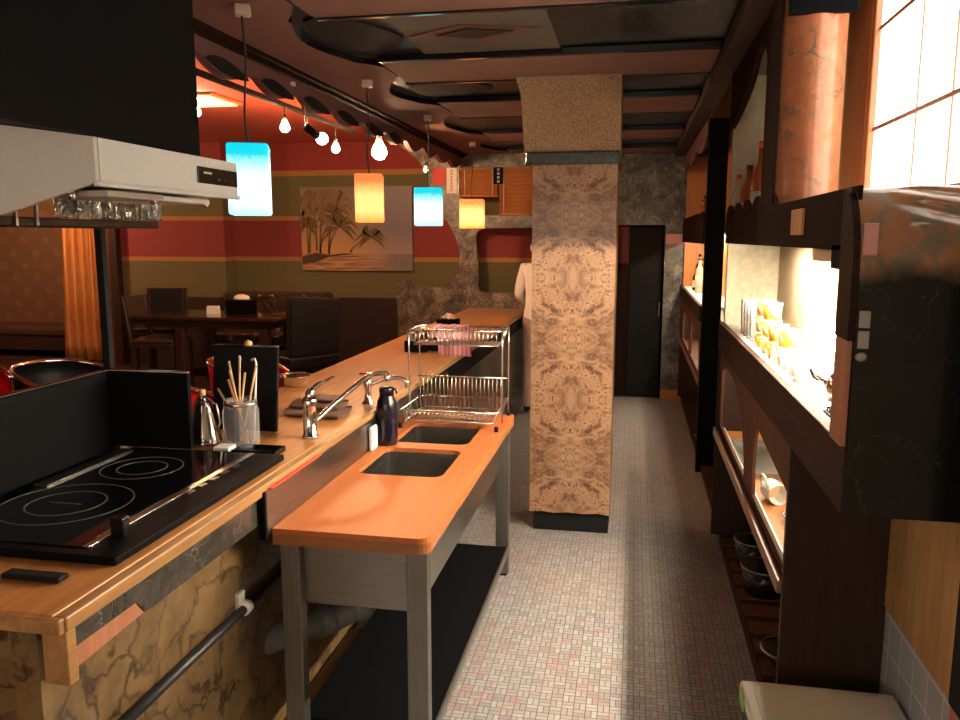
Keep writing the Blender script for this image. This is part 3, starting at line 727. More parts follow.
MB().tube([(-1.12,1.35,.56),(-1.12,2.0,.56),(-1.12,3.2,.56)],.014,12).build('conduit_tube','conduit_black',t)
for yy in (2.08,2.58):
    MB().tube([(-1.12,yy,.56),(-1.12,yy+.03,.56)],.020,14).box(-1.139,-1.128,yy-.01,yy+.03,.56,.61).build('clip','white_plastic',t)
tag(MB().prism([(-.055,0),(.055,0),(.06,.02),(.01,.055),(-.04,.045)],'y',2.14,3.0).build('scrap_plank','plank'), 'rough broken plank lying beneath the sink', 'plank')
bpy.data.objects['scrap_plank'].location = (-1.075,2.55,.0)

# ================================================================== THINGS ON THE FAR BAR
t = thing('striped_towel', 'pink striped towel draped over the upper rack basket', 'towel', (-.95,3.66,1.16))
def tw(u,v):
    x = -.955+.165*u; s = v*.40
    if s < .19: y = 3.63+s*.9; z = 1.243+.004*math.sin(14*u)
    else: y = 3.802+.005*math.sin(11*u); z = 1.243-(s-.19)*.75
    return (x+.02*v, y, z)
MB().grid(tw, 20, 24, None, .004).build('towel_sheet','pink_stripe',t)
def caddy(name, label, x, y, w_, d, h, extra):
    t = thing(name, label, 'caddy', (x,y,.9455))
    MB().box(x-w_/2,x+w_/2,y-d/2,y+d/2,.9455,.952,.002).build('caddy_base','black_paint',t)
    MB().box(x-w_/2,x+w_/2,y-d/2,y-d/2+.008,.952,.9455+h).box(x-w_/2,x+w_/2,y+d/2-.008,y+d/2,.952,.9455+h).box(x-w_/2,x-w_/2+.008,y-d/2+.008,y+d/2-.008,.952,.9455+h).box(x+w_/2-.008,x+w_/2,y-d/2+.008,y+d/2-.008,.952,.9455+h).build('caddy_wall','black_paint',t)
    return t
caddy('condiment_caddy','black caddy with steel jars on the bar left of pink towel',-1.345,4.92,.14,.16,.07,0)
for i,(dx,dy) in enumerate(((-.035,-.035),(.035,-.035),(-.035,.035),(.035,.035))):
    q = thing('condiment_jar', ['near left steel lidded jar in black bar caddy','near right steel lidded jar in black bar caddy','far left steel lidded jar in black bar caddy','far right steel lidded jar in black bar caddy'][i], 'jar', (-1.345+dx,4.92+dy,.9525), 'jars in the bar caddy')
    MB().lathe([(0,0),(.026,0),(.029,.05),(.029,.10),(0,.10)],(-1.345+dx,4.92+dy,.9525),18).build('jar_body','bottle_dark' if i%2 else 'glass_thin',q)
    MB().lathe([(0,.101),(.031,.101),(.028,.125),(.008,.135),(0,.145)],(-1.345+dx,4.92+dy,.9525),18).build('jar_lid','chrome',q)
caddy('napkin_caddy','black napkin caddy on the bar behind pink towel',-1.19,4.98,.13,.15,.08,0)
t = thing('tissue_box', 'black tissue box with a white tissue on far bar', 'tissue box', (-1.34,5.75,.9455))
MB().box(-1.42,-1.26,5.70,5.80,.9455,1.07,.006).build('box_body','black_paint',t)
MB().grid(lambda u,v: (-1.40+.12*u, 5.75+.03*math.sin(7*u)*(1-v)+.02*(v-.5), 1.072+.04*math.sin(PI*u)*v+.004*math.sin(20*u)), 16, 8, None, .003).build('tissue_sheet','tissue',t)

# ================================================================== GRANITE SCREEN, SIGNS, BLINDS (far end of the bar)
oc = [(-2.44,.22),(-2.45,.95),*smooth2([(-2.47,1.05),(-2.46,1.15),(-2.37,1.225),(-2.28,1.20),(-2.18,1.165),(-2.05,1.15),(-1.92,1.18),(-1.81,1.28),(-1.77,1.45),(-1.80,1.62),(-1.88,1.79),(-2.02,2.05),(-2.09,2.2),(-2.13,2.34),(-2.22,2.46)],4),(-2.40,2.60),(-2.45,2.66),(-.60,2.66),(-.60,.10),(-1.03,.10),(-1.03,.22)]
hole_hi = [(-1.775,2.07),(-1.775,2.365),(-.9,2.365),(-.9,1.89),(-1.58,1.89),(-1.60,2.02)]
hole_lo = smooth2([(-1.58,1.16),(-1.545,1.112),(-1.48,1.105)],3)+[(-.9,1.105),(-.9,1.76)]+smooth2([(-1.50,1.76),(-1.58,1.73),(-1.60,1.62),(-1.575,1.35)],3)
tag(MB().cut(oc,[hole_hi,hole_lo],'y',8.14,8.19).build('granite_screen','granite'), 'mottled granite screen with curved cut-outs behind the bar end', 'screen')
def glyphs(mb, x0, x1, y, z0, z1, n, m):
    h = (z1-z0)/n
    for i in range(n):
        zc = z0+h*(i+.5); s = min(h*.36, (x1-x0)*.34); xc = (x0+x1)/2
        mb.box(xc-s,xc+s,y-.002,y,zc+s*.55,zc+s*.8,0,m).box(xc-s*.85,xc+s*.85,y-.002,y,zc-s*.1,zc+s*.12,0,m).box(xc-s*.12,xc+s*.12,y-.002,y,zc-s*.9,zc+s,0,m)
        mb.box(xc-s*.8,xc-s*.5,y-.002,y,zc-s*.8,zc-s*.2,0,m).box(xc+s*.5,xc+s*.8,y-.002,y,zc-s*.8,zc-s*.2,0,m)
    return mb
t = thing('hanging_tag', 'small black tag with white characters between bamboo blinds', 'sign', (-1.362,8.09,2.195))
B(-1.41,-1.315,8.088,8.098,2.195,2.36,.002).build('tag_plate','black_paint',t)
glyphs(MB(),-1.40,-1.325,8.0875,2.20,2.355,4,'glyph_white').build('tag_characters','glyph_white',t)
t = thing('paper_strip', 'white vertical paper strip with small characters on granite screen', 'sign', (-1.85,8.13,2.11))
B(-1.905,-1.80,8.132,8.139,2.11,2.365,.001).build('strip_sheet','tissue',t)
glyphs(MB(),-1.87,-1.835,8.1315,2.13,2.35,7,'glyph_black').build('strip_characters','glyph_black',t)
tag(B(-2.05,-1.915,8.130,8.139,2.20,2.365,.001).build('red_poster','red_poster'), 'small red poster left of the white paper strip', 'poster')
def blind(label, x0,x1,z0,z1,y):
    t = thing('bamboo_blind', label, 'blind', ((x0+x1)/2,y,z0), 'bamboo blinds in the granite screen')
    def fn(u,v): return (x0+(x1-x0)*u, y+.003*math.sin(v*300), z0+(z1-z0)*v)
    MB().grid(fn, 3, 60, None, .005, True).build('slat_sheet','bamboo',t)
    MB().tube([(x0-.005,y,z1),(x1+.005,y,z1)],.014).build('head_rail','orange_wood',t)
    MB().tube([(x0,y,z0),(x1,y,z0)],.010).build('bottom_rail','orange_wood',t)
    for xx in (x0+.05,x1-.05): MB().tube([(xx,y-.012,z1-.01),(xx,y-.012,z0+.01)],.004,6).build('cord','tissue',t)
blind('short bamboo blind left of the black tag', -1.76,-1.375,2.08,2.352,8.115)
blind('longer bamboo blind hanging right of the black tag', -1.36,-.95,1.895,2.352,8.122)

# ================================================================== PERSON
def person():
    V = {}; E_ = []; order = []
    def j(n, co, r, p=None):
        V[n] = (Vector(co), r); order.append(n)
        if p: E_.append((p, n))
    X, Yp = -.855, 7.42
    j('pel',(X,Yp,.92),(.155,.11)); 
    j('waist',(X,Yp,1.06),(.135,.10),'pel'); j('chest',(X,Yp+.01,1.24),(.155,.115),'waist'); j('sh',(X,Yp+.02,1.36),(.12,.09),'chest')
    j('neck',(X,Yp+.03,1.43),(.052,.055),'sh'); j('jaw',(X,Yp+.045,1.50),(.062,.075),'neck'); j('head',(X,Yp+.05,1.58),(.078,.095),'jaw'); j('crown',(X,Yp+.045,1.645),(.055,.065),'head')
    for s in (-1,1):
        n = 'l' if s<0 else 'r'
        j(n+'s',(X+s*.150,Yp+.02,1.385),(.058,.06),'sh'); j(n+'e',(X+s*.205,Yp+.03,1.14),(.047,.047),n+'s')
        j(n+'f',(X+s*.165,Yp+.19,1.06),(.038,.036),n+'e'); j(n+'w',(X+s*.10,Yp+.29,1.03),(.027,.022),n+'f'); j(n+'p',(X+s*.065,Yp+.36,1.02),(.036,.018),n+'w')
        for q,(dx,L) in enumerate(((-.027,.070),(-.009,.082),(.010,.076),(.027,.058))):
            b0 = Vector((X+s*.055+dx,Yp+.385,1.018)); j(n+'k%d'%q,b0,(.010,.010),n+'p'); j(n+'m%d'%q,b0+Vector((0,L*.55,-.008)),(.0085,.0085),n+'k%d'%q); j(n+'t%d'%q,b0+Vector((0,L*.9,-.032)),(.007,.007),n+'m%d'%q)
        b0 = Vector((X+s*.03,Yp+.335,1.03)); j(n+'th',b0,(.011,.011),n+'p'); j(n+'tt',b0+Vector((-s*.03,.05,.002)),(.0085,.0085),n+'th')
        j(n+'h',(X+s*.085,Yp,.86),(.095,.10),'pel'); j(n+'kn',(X+s*.10,Yp+.015,.47),(.060,.062),n+'h'); j(n+'c',(X+s*.105,Yp-.005,.33),(.052,.056),n+'kn'); j(n+'a',(X+s*.11,Yp-.01,.10),(.036,.040),n+'c')
        j(n+'b',(X+s*.115,Yp+.06,.045),(.042,.036),n+'a'); j(n+'o',(X+s*.125,Yp+.17,.032),(.036,.024),n+'b')
    bm = bmesh.new(); vs = {n: bm.verts.new(V[n][0]) for n in order}
    for a,b in E_: bm.edges.new((vs[a],vs[b]))
    me = bpy.data.meshes.new('sk'); bm.to_mesh(me); bm.free()
    o = bpy.data.objects.new('sk', me); COL.objects.link(o)
    o.modifiers.new('s','SKIN'); 
    for i,n in enumerate(order):
        sv = me.skin_vertices[0].data[i]; sv.radius = V[n][1]; sv.use_root = (n=='pel')
    o.modifiers.new('u','SUBSURF').levels = 2
    bpy.context.view_layer.update()
    m2 = bpy.data.meshes.new_from_object(o.evaluated_get(bpy.context.evaluated_depsgraph_get()))
    COL.objects.unlink(o); bpy.data.objects.remove(o)
    b = bmesh.new(); b.from_mesh(m2); bpy.data.meshes.remove(m2)
    off = Vector((X,Yp,0))
    mats = ['skin','shirt_white','trouser_pink','pot_black']
    zmin = min(v.co.z for v in b.verts)
    for f in b.faces:
        c = f.calc_center_median(); f.smooth = True
        armf = c.y > Yp+.13 and c.z > .95 and c.z < 1.2
        f.material_index = 3 if c.z < .085 else 2 if c.z < .93 else 0 if (armf and c.y > Yp+.2) or c.z > 1.425 else 1
    # a simple face: eye sockets, nose, mouth pushed into the head mesh
    for v in b.verts:
        if v.co.z > 1.47 and v.co.y > Yp+.10:
            dx = v.co.x-X; dz = v.co.z-1.565
            v.co.y += .018*math.exp(-(dx/.012)**2-((dz+.012)/.018)**2)
            for s in (-1,1): v.co.y -= .008*math.exp(-((dx-s*.03)/.014)**2-((dz-.012)/.012)**2)
        v.co.z -= zmin; v.co -= off
    me = bpy.data.meshes.new('person'); b.to_mesh(me); b.free()
    for m in mats: me.materials.append(MT[m])
    o = bpy.data.objects.new('person', me); COL.objects.link(o); o.location = off
    tag(o, 'person in white shirt and pinkish trousers behind the burl pillar, back turned', 'person')
    hz = 1.59-zmin
    MB().grid(lambda u,v: (X+.092*math.sin(PI*v)*math.cos(2*PI*u)*1.0, Yp+.035+.108*math.sin(PI*v)*math.sin(2*PI*u)-.012, hz+.02+.095*math.cos(PI*v*.62)), 25, 12, None, .004).build('hair','hair_black',o)
    for s in (-1,1):
        MB().sphere((X+s*.088,Yp+.04,hz-.02),.026,12,None,(.4,.8,1.2)).build('ear','skin',o)
        MB().sphere((X+s*.031,Yp+.137,hz-.013),.010,10).build('eye','paper',o)
    MB().box(X-.022,X+.022,Yp+.125,Yp+.14,hz-.075,hz-.067,.003).build('mouth','red_poster',o)
person()

# ================================================================== DINING AREA
# painting
t = thing('beach_painting', 'frameless canvas painting of palms and a beach on the striped wall', 'painting', (-2.98,8.44,1.30))
B(-3.62,-2.35,8.405,8.445,1.305,2.21,.003).build('canvas','canvas_sky',t)
random.seed(3)
def palm(x,z,h,lean,fr,m,mt):
    mb = MB(); pts = []
    for k in range(7):
        u = k/6; pts.append((x+lean*u*u, z+h*u))
    L = [(a-.011*(1-.5*i/6),b) for i,(a,b) in enumerate(pts)]+[(a+.011*(1-.5*i/6),b) for i,(a,b) in enumerate(pts)][::-1]
    mb.prism(L,'y',8.4015,8.4045,mt)
    cx,cz = pts[-1]
    for k in range(11):
        a = math.radians(-35+250*k/10+random.uniform(-9,9)); l = fr*random.uniform(.75,1.1)
        tip = (max(-3.61,cx+l*math.cos(a)), min(2.19,cz+l*.75*math.sin(a)-l*.30)); mid = (max(-3.60,cx+l*.55*math.cos(a)), min(2.17,cz+l*.6*math.sin(a)+.02))
        nx,nz = -math.sin(a)*.020,math.cos(a)*.020
        mb.prism([(cx,cz),(mid[0]+nx,mid[1]+nz),tip,(mid[0]-nx,mid[1]-nz)],'y',8.398+.0003*k,8.4012+.0003*k,m)
    return mb
for (x,z,h,le,fr,m) in ((-3.52,1.5,.56,.04,.20,'palm_haze'),(-3.40,1.5,.60,.06,.20,'palm_haze'),(-3.30,1.5,.52,.10,.22,'palm_haze'),(-3.44,1.52,.40,-.02,.22,'palm_haze'),(-3.54,1.49,.30,-.01,.15,'palm_paint'),(-3.40,1.47,.44,.16,.22,'palm_paint'),(-3.30,1.48,.30,.12,.26,'palm_paint'),(-3.05,1.50,.16,.24,.20,'palm_paint')):
    palm(x,z,h,le,fr,m,'palm_paint').build('painted_palm',None,t)
MB().prism([(-3.61,1.46),(-3.45,1.50),(-3.30,1.475),(-3.12,1.495),(-3.02,1.488),(-3.30,1.455),(-3.45,1.40),(-3.61,1.37)],'y',8.400,8.4045).build('painted_shore','shore_paint',t)

# booth sofa along the back wall
t = thing('booth_sofa', 'tufted dark leather booth along the striped wall', 'sofa', (-4.0,8.0,ZD))
MB().box(-4.42,-3.25,7.70,8.19,ZD,ZD+.30,.01).build('booth_base','wainscot',t)
MB().box(-4.42,-3.25,7.68,8.05,ZD+.301,ZD+.46,.04,None,3).build('booth_seat','tufted_leather',t)
MB().box(-4.42,-3.25,8.06,8.40,ZD+.30,1.075,.045,None,3).build('booth_back','tufted_leather',t)
# table
t = thing('dining_table', 'long glossy dark wooden dining table before the booth', 'table', (-3.95,6.95,ZD))
B(-4.62,-3.15,6.72,7.42,.905,.94,.008).build('tabletop','table_wood',t)
B(-4.52,-3.25,6.78,7.36,.83,.904).build('apron','chair_wood',t)
for (x,y) in ((-4.20,6.76),(-3.36,6.76),(-4.20,7.29),(-3.36,7.29)): B(x,x+.085,y,y+.085,ZD,.829,.006).build('leg','chair_wood',t)
tag(MB().prism([(-4.02,.9405),(-3.90,.9405),(-3.905,1.015),(-4.015,1.015)],'y',7.03,7.08).build('table_card','paper'), 'small white card standing on the dining table', 'card')
t = thing('napkin_holder', 'black napkin holder with crumpled napkin on dining table', 'napkin holder', (-3.72,7.15,.9405))
B(-3.86,-3.60,7.10,7.24,.9405,1.06,.008).build('holder_box','black_paint',t)
B(-3.875,-3.585,7.09,7.25,1.06,1.075,.005).build('holder_lid','leather_black',t)
MB().sphere((-3.72,7.17,1.085),.07,14,None,(1.2,.5,.55)).build('napkin','tissue',t)
tag(B(-3.35,-3.05+.0,7.0,7.25,.9405,.952,.003).build('menu_booklet','leather_brown'), 'flat brown menu on the right end of dining table', 'menu')
# chairs
def chair(label, x, y, rz, wm='chair_wood', sm='leather_brown', hi=.90):
    t = thing('dining_chair', label, 'chair', (x,y,ZD), 'dark wooden dining chairs')
    z = ZD
    for sx in (-1,1):
        for sy in (-1,1):
            B(x+sx*.19-.02,x+sx*.19+.02,y+sy*.19-.02,y+sy*.19+.02,z,z+.42,.004).build('leg',wm,t)
    MB().box(x-.22,x+.22,y-.22,y+.22,z+.42,z+.455,.006).build('seat_frame',wm,t)
    MB().box(x-.21,x+.21,y-.21,y+.19,z+.4555,z+.50,.02,None,3).build('seat',sm,t)
    R = Matrix.Rotation(math.radians(-8),3,'X')
    for q in (-.22,.18): MB().box(x+q,x+q+.04,y+.18,y+.215,z+.456,z+hi,.005).build('back_post',wm,t,rotated=((x,y+.2,z+.456),R))
    MB().box(x-.18,x+.18,y+.185,y+.21,z+.62,z+hi,.008).build('backrest',sm,t,rotated=((x,y+.2,z+.456),R))
    t.rotation_euler = (0,0,rz); return t
chair('dark wooden chair with leather seat left of the dining table', -4.46,6.95,PI/2+.1)
chair('dark wooden chair behind the table near the striped wall', -5.0,7.78,.2,'chair_wood','leather_black')
def highback(label, x, y, rz):
    t = thing('highback_chair', label, 'chair', (x,y,ZD)); z = ZD
    for sx in (-1,1):
        for sy in (-1,1): B(x+sx*.19-.022,x+sx*.19+.022,y+sy*.19-.022,y+sy*.19+.022,z,z+.34,.004).build('leg','chair_wood',t)
    B(x-.24,x+.24,y-.24,y+.24,z+.3405,z+.46,.025,None,3).build('seat','leather_black',t)
    R = Matrix.Rotation(math.radians(-7),3,'X')
    MB().prism([(x-.24,z+.461),(x+.24,z+.461),(x+.25,z+.95),(x+.23,z+.965),(x-.24,z+.93)],'y',y+.16,y+.24,bev=.015).build('backrest','leather_black',t,rotated=((x,y+.2,z+.46),R))
    t.rotation_euler = (0,0,rz); return t
highback('black upholstered high-back chair right of the dining table', -2.82,6.45,-2.2)
def stool(label, x, y, rz, m, hgt, name='bar_chair'):
    t = thing(name, label, 'chair', (x,y,ZD), 'round backed chairs along the bar'); z = ZD
    for a in (45,135,225,315):
        ca,sa = math.cos(math.radians(a)),math.sin(math.radians(a))
        MB().tube([(x+.15*ca,y+.15*sa,z+.415),(x+.20*ca,y+.20*sa,z)],.012,8).build('leg','chrome',t)
    MB().lathe([(0,.41),(.20,.41),(.225,.44),(.22,.475),(.18,.49),(0,.485)],(x,y,z),28).build('seat',m,t)
    def fn(u,v):
        a = math.radians(-35+250*u); r = .225+.02*v
        top = hgt-.12*abs(2*u-1)**2.5
        return (x+r*math.cos(a), y+r*math.sin(a), z+.45+(top-.45)*v)
    MB().grid(fn, 30, 8, None, .03).build('backrest',m,t)
    MB().tube([Vector(fn(i/30,1))+Vector((0,0,.006)) for i in range(31)],.011,8).build('chrome_rim','chrome',t)
    t.rotation_euler = (0,0,rz); return t
stool('red tub chair at the far left edge, behind splash guard', -2.62,2.62,PI/2+.2,'red_vinyl',.98)
stool('black tub chair with shiny rim beyond the cooktop', -2.50,3.19,PI/2,'leather_black',.86)
stool('red tub chair behind the steel cruet', -2.02,3.30,PI/2,'red_vinyl',.725)
stool('red tub chair with chrome rim right of the menu board', -2.14,4.22,PI/2,'red_vinyl',.745)
# curtain and bench at left
t = thing('curtain', 'tall orange curtain hanging beside the striped wall', 'curtain', (-6.2,8.3,ZD))
def cf(u,v):
    x = -6.50+.55*u-.10*(1-v)*(1-u)
    return (x, 8.30+.035*math.sin(u*34)+.012*math.sin(u*71+v*2), ZD+.02+(2.40-ZD)*v)
MB().grid(cf, 90, 14, None, .004).build('curtain_cloth','curtain',t)
MB().tube([(-6.9,8.30,2.44),(-5.94,8.30,2.44)],.014).build('curtain_rod','brass',t)
t = thing('wall_bench', 'low dark bench against the patterned wallpaper', 'bench', (-7.5,8.8,ZD))
B(-8.5,-6.35,8.5,9.09,ZD+.08,ZD+.26,.01).build('bench_base','brown_dark',t)
B(-8.5,-6.35,8.48,9.09,ZD+.261,ZD+.36,.03,None,3).build('bench_cushion','leather_brown',t)
for x in (-8.4,-6.5): B(x,x+.07,8.55,8.65,ZD,ZD+.0795).build('leg','brown_dark',t)

# ================================================================== LIGHT FITTINGS
PEN = [(-1.43,2.86,.150,'shade_blue','first and nearest pendant, blue topped square lamp beside the range hood'),
       (-1.44,4.29,.150,'shade_orange','second pendant, large orange square lamp before the painting'),
       (-1.43,5.55,.19,'shade_blue','third pendant, small blue square lamp over the bar'),
       (-1.44,7.15,.215,'shade_orange','fourth and farthest pendant, orange square lamp near bamboo blinds')]
for (x,y,w_,m,l) in PEN:
    t = thing('pendant_lamp', l, 'pendant lamp', (x,y,1.735), 'square pendant lamps over the bar')
    h = w_/2; zt = 2.005 if y < 7 else 2.0
    B(x-h,x+h,y-h,y+h,1.745,zt,.010,None,3).build('lamp_shade',m,t)
    MB().tube(smoothpath([(x,y,zt),(x-.008,y,zt+.12),(x+.004,y,zt+.3),(x-.004,y,2.47)],4),.0045,6).build('cord','dark_wire',t)
    B(x-.028,x+.028,y-.028,y+.028,2.462,2.4995,.006).build('ceiling_cap','ceiling_cap',t)
    t.rotation_euler = (0,0,math.atan2(-x,y)-math.radians(4))
t = thing('ceiling_track', 'black lighting track running below the red ceiling', 'track', (-2.24,5.0,2.5))
MB().box(-2.255,-2.225,3.3,6.35,2.49,2.52,.003).build('rail','track_black',t)
for yy in (3.6,5.3,6.2): MB().tube([(-2.24,yy,2.52),(-2.24,yy,2.68)],.006).build('hanger','track_black',t)
def bulb(label, x, y, z, r, top, m='bulb_warm'):
    t = thing('hanging_bulb', label, 'light bulb', (x,y,z-r), 'bare bulbs in the dining area')
    MB().lathe([(0,-r),(r*.55,-r*.83),(r*.95,-r*.3),(r,.0),(r*.85,r*.5),(r*.5,r*1.1),(r*.36,r*1.5),(0,r*1.5)],(x,y,z),20).build('bulb_glass',m,t)
    MB().lathe([(0,r*1.5),(r*.42,r*1.5),(r*.42,r*2.4),(r*.2,r*2.7),(0,r*2.7)],(x,y,z),14).build('socket','filament_socket',t)
    MB().tube([(x,y,z+r*2.6),(x,y,top)],.004,6).build('cord','dark_wire',t)
bulb('glowing bare bulb left under track, beside blue pendant', -2.24,5.0,2.365,.031,2.49)
bulb('glowing bare bulb at far end of the track', -2.24,5.9,2.325,.031,2.49)
bulb('large bright globe bulb above the orange pendant', -1.93,6.0,2.305,.058,2.679)
bulb('faint glowing bulb partly behind the black casing', -3.20,5.6,2.575,.032,2.679)
bulb('unseen bulb added to light the orange curtain, behind the hood', -6.7, 7.35, 2.40, .07, 2.679)  # added out of view to brighten the curtain and wallpaper
bulb('tiny bulb beside the red poster on granite screen', -2.05,7.85,2.325,.024,2.679,'bulb_small')
t = thing('spot_lamp', 'black spot lamp with white bulb on a thin arm', 'lamp', (-1.79,4.4,2.2))
MB().tube(smoothpath([(-1.755,4.02,2.44),(-1.76,4.15,2.40),(-1.80,4.30,2.30),(-1.83,4.36,2.27)],4),.005,8).build('lamp_arm','wire_steel',t)
MB().lathe([(0,0),(.022,0),(.022,.02),(0,.022)],(-1.75,4.0,2.43),14).build('arm_base','ceiling_cap',t)
MB().tube([(-1.825,4.355,2.275),(-1.79,4.43,2.235)],.022,14).build('lamp_socket','black_matte',t)
MB().sphere((-1.775,4.462,2.222),.036,16).build('bulb_glass','bulb_white',t)
t = thing('ceiling_panel_light', 'square yellow glowing light panel on the red ceiling', 'ceiling light', (-3.1,5.6,2.66))
B(-3.60,-2.98,5.42,5.9,2.665,2.679,.003).build('panel_frame','orange_wood',t)
B(-3.57,-3.01,5.45,5.87,2.655,2.6645,.002).build('diffuser','panel_yellow',t)
t = thing('ceiling_tube_light', 'long white ceiling tube light over the near kitchen', 'ceiling light', (-.35,-.6,2.5))
B(-.55,-.15,-1.2,.1,2.47,2.4995,.01).build('housing','white_enamel',t)
for xx in (-.45,-.25): T([(xx,-1.15,2.445),(xx,.05,2.445)],.018,10).build('tube','tube_white',t)

# ================================================================== RIGHT CABINET (near)
t = thing('bar_back_cabinet', 'long brown kitchen cabinet with lit niche and arched openings', 'cabinet', (.6,3.3,0))
Y0, Y1, XR = 2.36, 4.30, .735
B(.50,XR,2.36,4.36,0,.06,.003).build('plinth','brown_lip',t)
mb = MB()
for j in range(12): mb.box(.51,XR-.01,2.42+j*.16,2.52+j*.16,.0605,.068)
mb.build('floor_slats','brown_panel',t)
B(.452,XR,2.335,2.36,0,1.07,.003).build('end_panel','brown_dark',t)
B(.452,XR,4.34,4.36,.06,1.07,.003).build('end_panel','brown_dark',t)
MB().box(.462,XR,2.362,4.338,.628,.644,.002).build('lower_shelf','brown_panel',t)
MB().box(.440,.461,2.362,4.338,.62,.660,.003).build('shelf_lip','lip_edge',t)
MB().box(.466,.480,2.362,4.338,.661,.69,.002).build('shelf_rail','brown_lip',t)
arch1 = [(3.30,.70),(4.22,.70),(4.22,.99)]+smooth2([(4.05,1.03),(3.75,1.01),(3.50,.93),(3.34,.80)],4)
arch2 = [(2.385,.70),(3.06,.70)]+smooth2([(3.08,.80),(3.06,.92),(3.0,.965),(2.85,.955),(2.62,.935),(2.385,.915)],4)
MB().cut([(2.362,.691),(4.338,.691),(4.338,1.074),(2.362,1.074)],[arch1,arch2],'x',.462,.474).build('arched_panel','brown_panel',t)
MB().box(XR-.012,XR-.002,2.362,4.338,.645,1.07).build('back_panel','concrete',t)
MB().box(.475,XR,1.86,4.36,1.19,1.215,.002).build('counter','white_plastic',t)
MB().box(.448,.474,1.76,4.36,1.075,1.222,.003).build('counter_lip','brown_lip',t)
MB().box(.475,XR,1.86,2.335,1.075,1.19).build('counter_box','brown_dark',t)
MB().box(XR-.012,XR-.001,1.87,4.30,1.216,1.66).build('niche_back','tan_board',t)
B(.47,XR-.013,4.30,4.36,1.216,2.455,.002).build('niche_end','concrete',t)
MB().box(.476,.63,1.87,4.298,1.645,1.665,.002).build('upper_shelf','brown_dark',t)
val = [(1.80,1.633),(4.298,1.633),(4.298,1.765)]
for i in range(5):
    a = 4.298-.3*i; val += [(a-.15-.15*math.cos(math.radians(q)), 1.750+.068*math.sin(math.radians(q))) for q in (20,45,70,90,110,135,160,180)]
    val[-8:] = [(a-.15+.15*math.cos(math.radians(q)), 1.750+.068*math.sin(math.radians(q))) for q in (20,45,70,90,110,135,160,180)]
val += [(2.72,1.768),(1.80,1.768)]
MB().prism(val,'x',.452,.459).build('valance','burnt_brown',t)
MB().box(.452,.474,1.862,2.01,1.59,1.644).build('valance_step','burnt_brown',t)
MB().box(.476,.50,2.02,2.33,1.60,1.644).build('inner_board','beige_panel',t)
MB().box(.444,.451,2.33,2.49,1.668,1.740,.001).build('wood_tab','orange_wood',t)
# arched head panel above
ah = smooth2([(4.25,2.20),(3.9,2.24),(3.6,2.30),(3.45,2.37),(3.30,2.375),(3.16,2.30),(3.11,2.1)],5)
MB().prism([(4.298,2.458),(4.298,2.20)]+ah+[(3.10,1.85),(3.10,2.458)],'x',.452,.474).build('head_panel','burnt_brown',t)
# salmon marble partition
t = thing('marble_partition', 'glossy salmon marble partition beside the window', 'partition', (.56,2.8,1.77))
def cyl(u,v):
    a = PI*u
    return (.455+.202*u, 2.89-.085*math.sin(a), 1.772+.688*v)
MB().grid(cyl, 24, 6, None, 0.).box(.455,.657,2.892,3.05,1.772,2.458).build('marble_face','salmon_marble',t)
B(.446,.4545,2.86,3.12,1.772,2.458,.002).build('dark_edge','burnt_brown',t)
B(.46,.665,2.80,2.83,2.36,2.4585,.004).build('top_band','black_paint',t)

# black marble end block with rolled top
t = thing('marble_end_block', 'big black marble end block with rolled crinkled top', 'counter block', (.58,1.8,1.075))
prof = [(1.86,1.075),(1.752,1.075),(1.752,1.60)]+arc(1.862,1.655,.11,180,92,8)+[(1.868,1.765)]
pr = [(1.75,1.075)]+[(1.75,1.075+.5*k/6) for k in range(1,7)]+arc(1.86,1.60,.11,180,90,8,.165)
def roll(u,v):
    i = v*(len(pr)-1); a = int(min(i,len(pr)-2)); f = i-a
    y = pr[a][0]*(1-f)+pr[a+1][0]*f; z = pr[a][1]*(1-f)+pr[a+1][1]*f
    k = min(1,max(0,(u-.20)/.22))*min(1,max(0,(v-.40)/.25))
    w_ = .008*k*math.sin(v*44+u*9)
    return (.4505+.30*u, y-w_-.004*k, z+.004*k)
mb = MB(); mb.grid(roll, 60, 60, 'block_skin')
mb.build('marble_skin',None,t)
MB().prism([(p[0]+.016,p[1]-.014 if p[1] > 1.2 else p[1]) for p in pr]+[(1.86,1.76),(1.86,1.075)],'x',.4515,.734).build('core','brown_dark',t)
MB().prism([(1.754,1.45),(1.86,1.45),(1.86,1.764)]+[(p[0],p[1]) for p in pr[::-1] if p[1] > 1.45],'x',.436,.4495).build('torn_edge','brown_torn',t)
B(.438,.4495,1.76,1.858,1.223,1.449,.002).build('bare_edge','pinewood',t)
for (za,zb) in ((1.478,1.513),(1.435,1.472)): B(.4545,.476,1.742,1.7495,za,zb,.002).build('switch','switch_beige',t)
MB().sphere((.464,1.746,1.418),.012,12,None,(1,.4,.8)).build('switch_button','switch_beige',t)
B(.452,.480,1.744,1.7485,1.625,1.69,.002).build('tape_patch','pink_paper',t)
tag(B(.668,.748,1.62,1.70,.70,1.79,.004).build('wall_board','black_matte'), 'tall black board at right edge below window', 'board')
tag(B(.672,.748,1.63,1.70,.0,.698,.004).build('peeling_board','pinewood'), 'reddish peeling board at lower right corner', 'board')

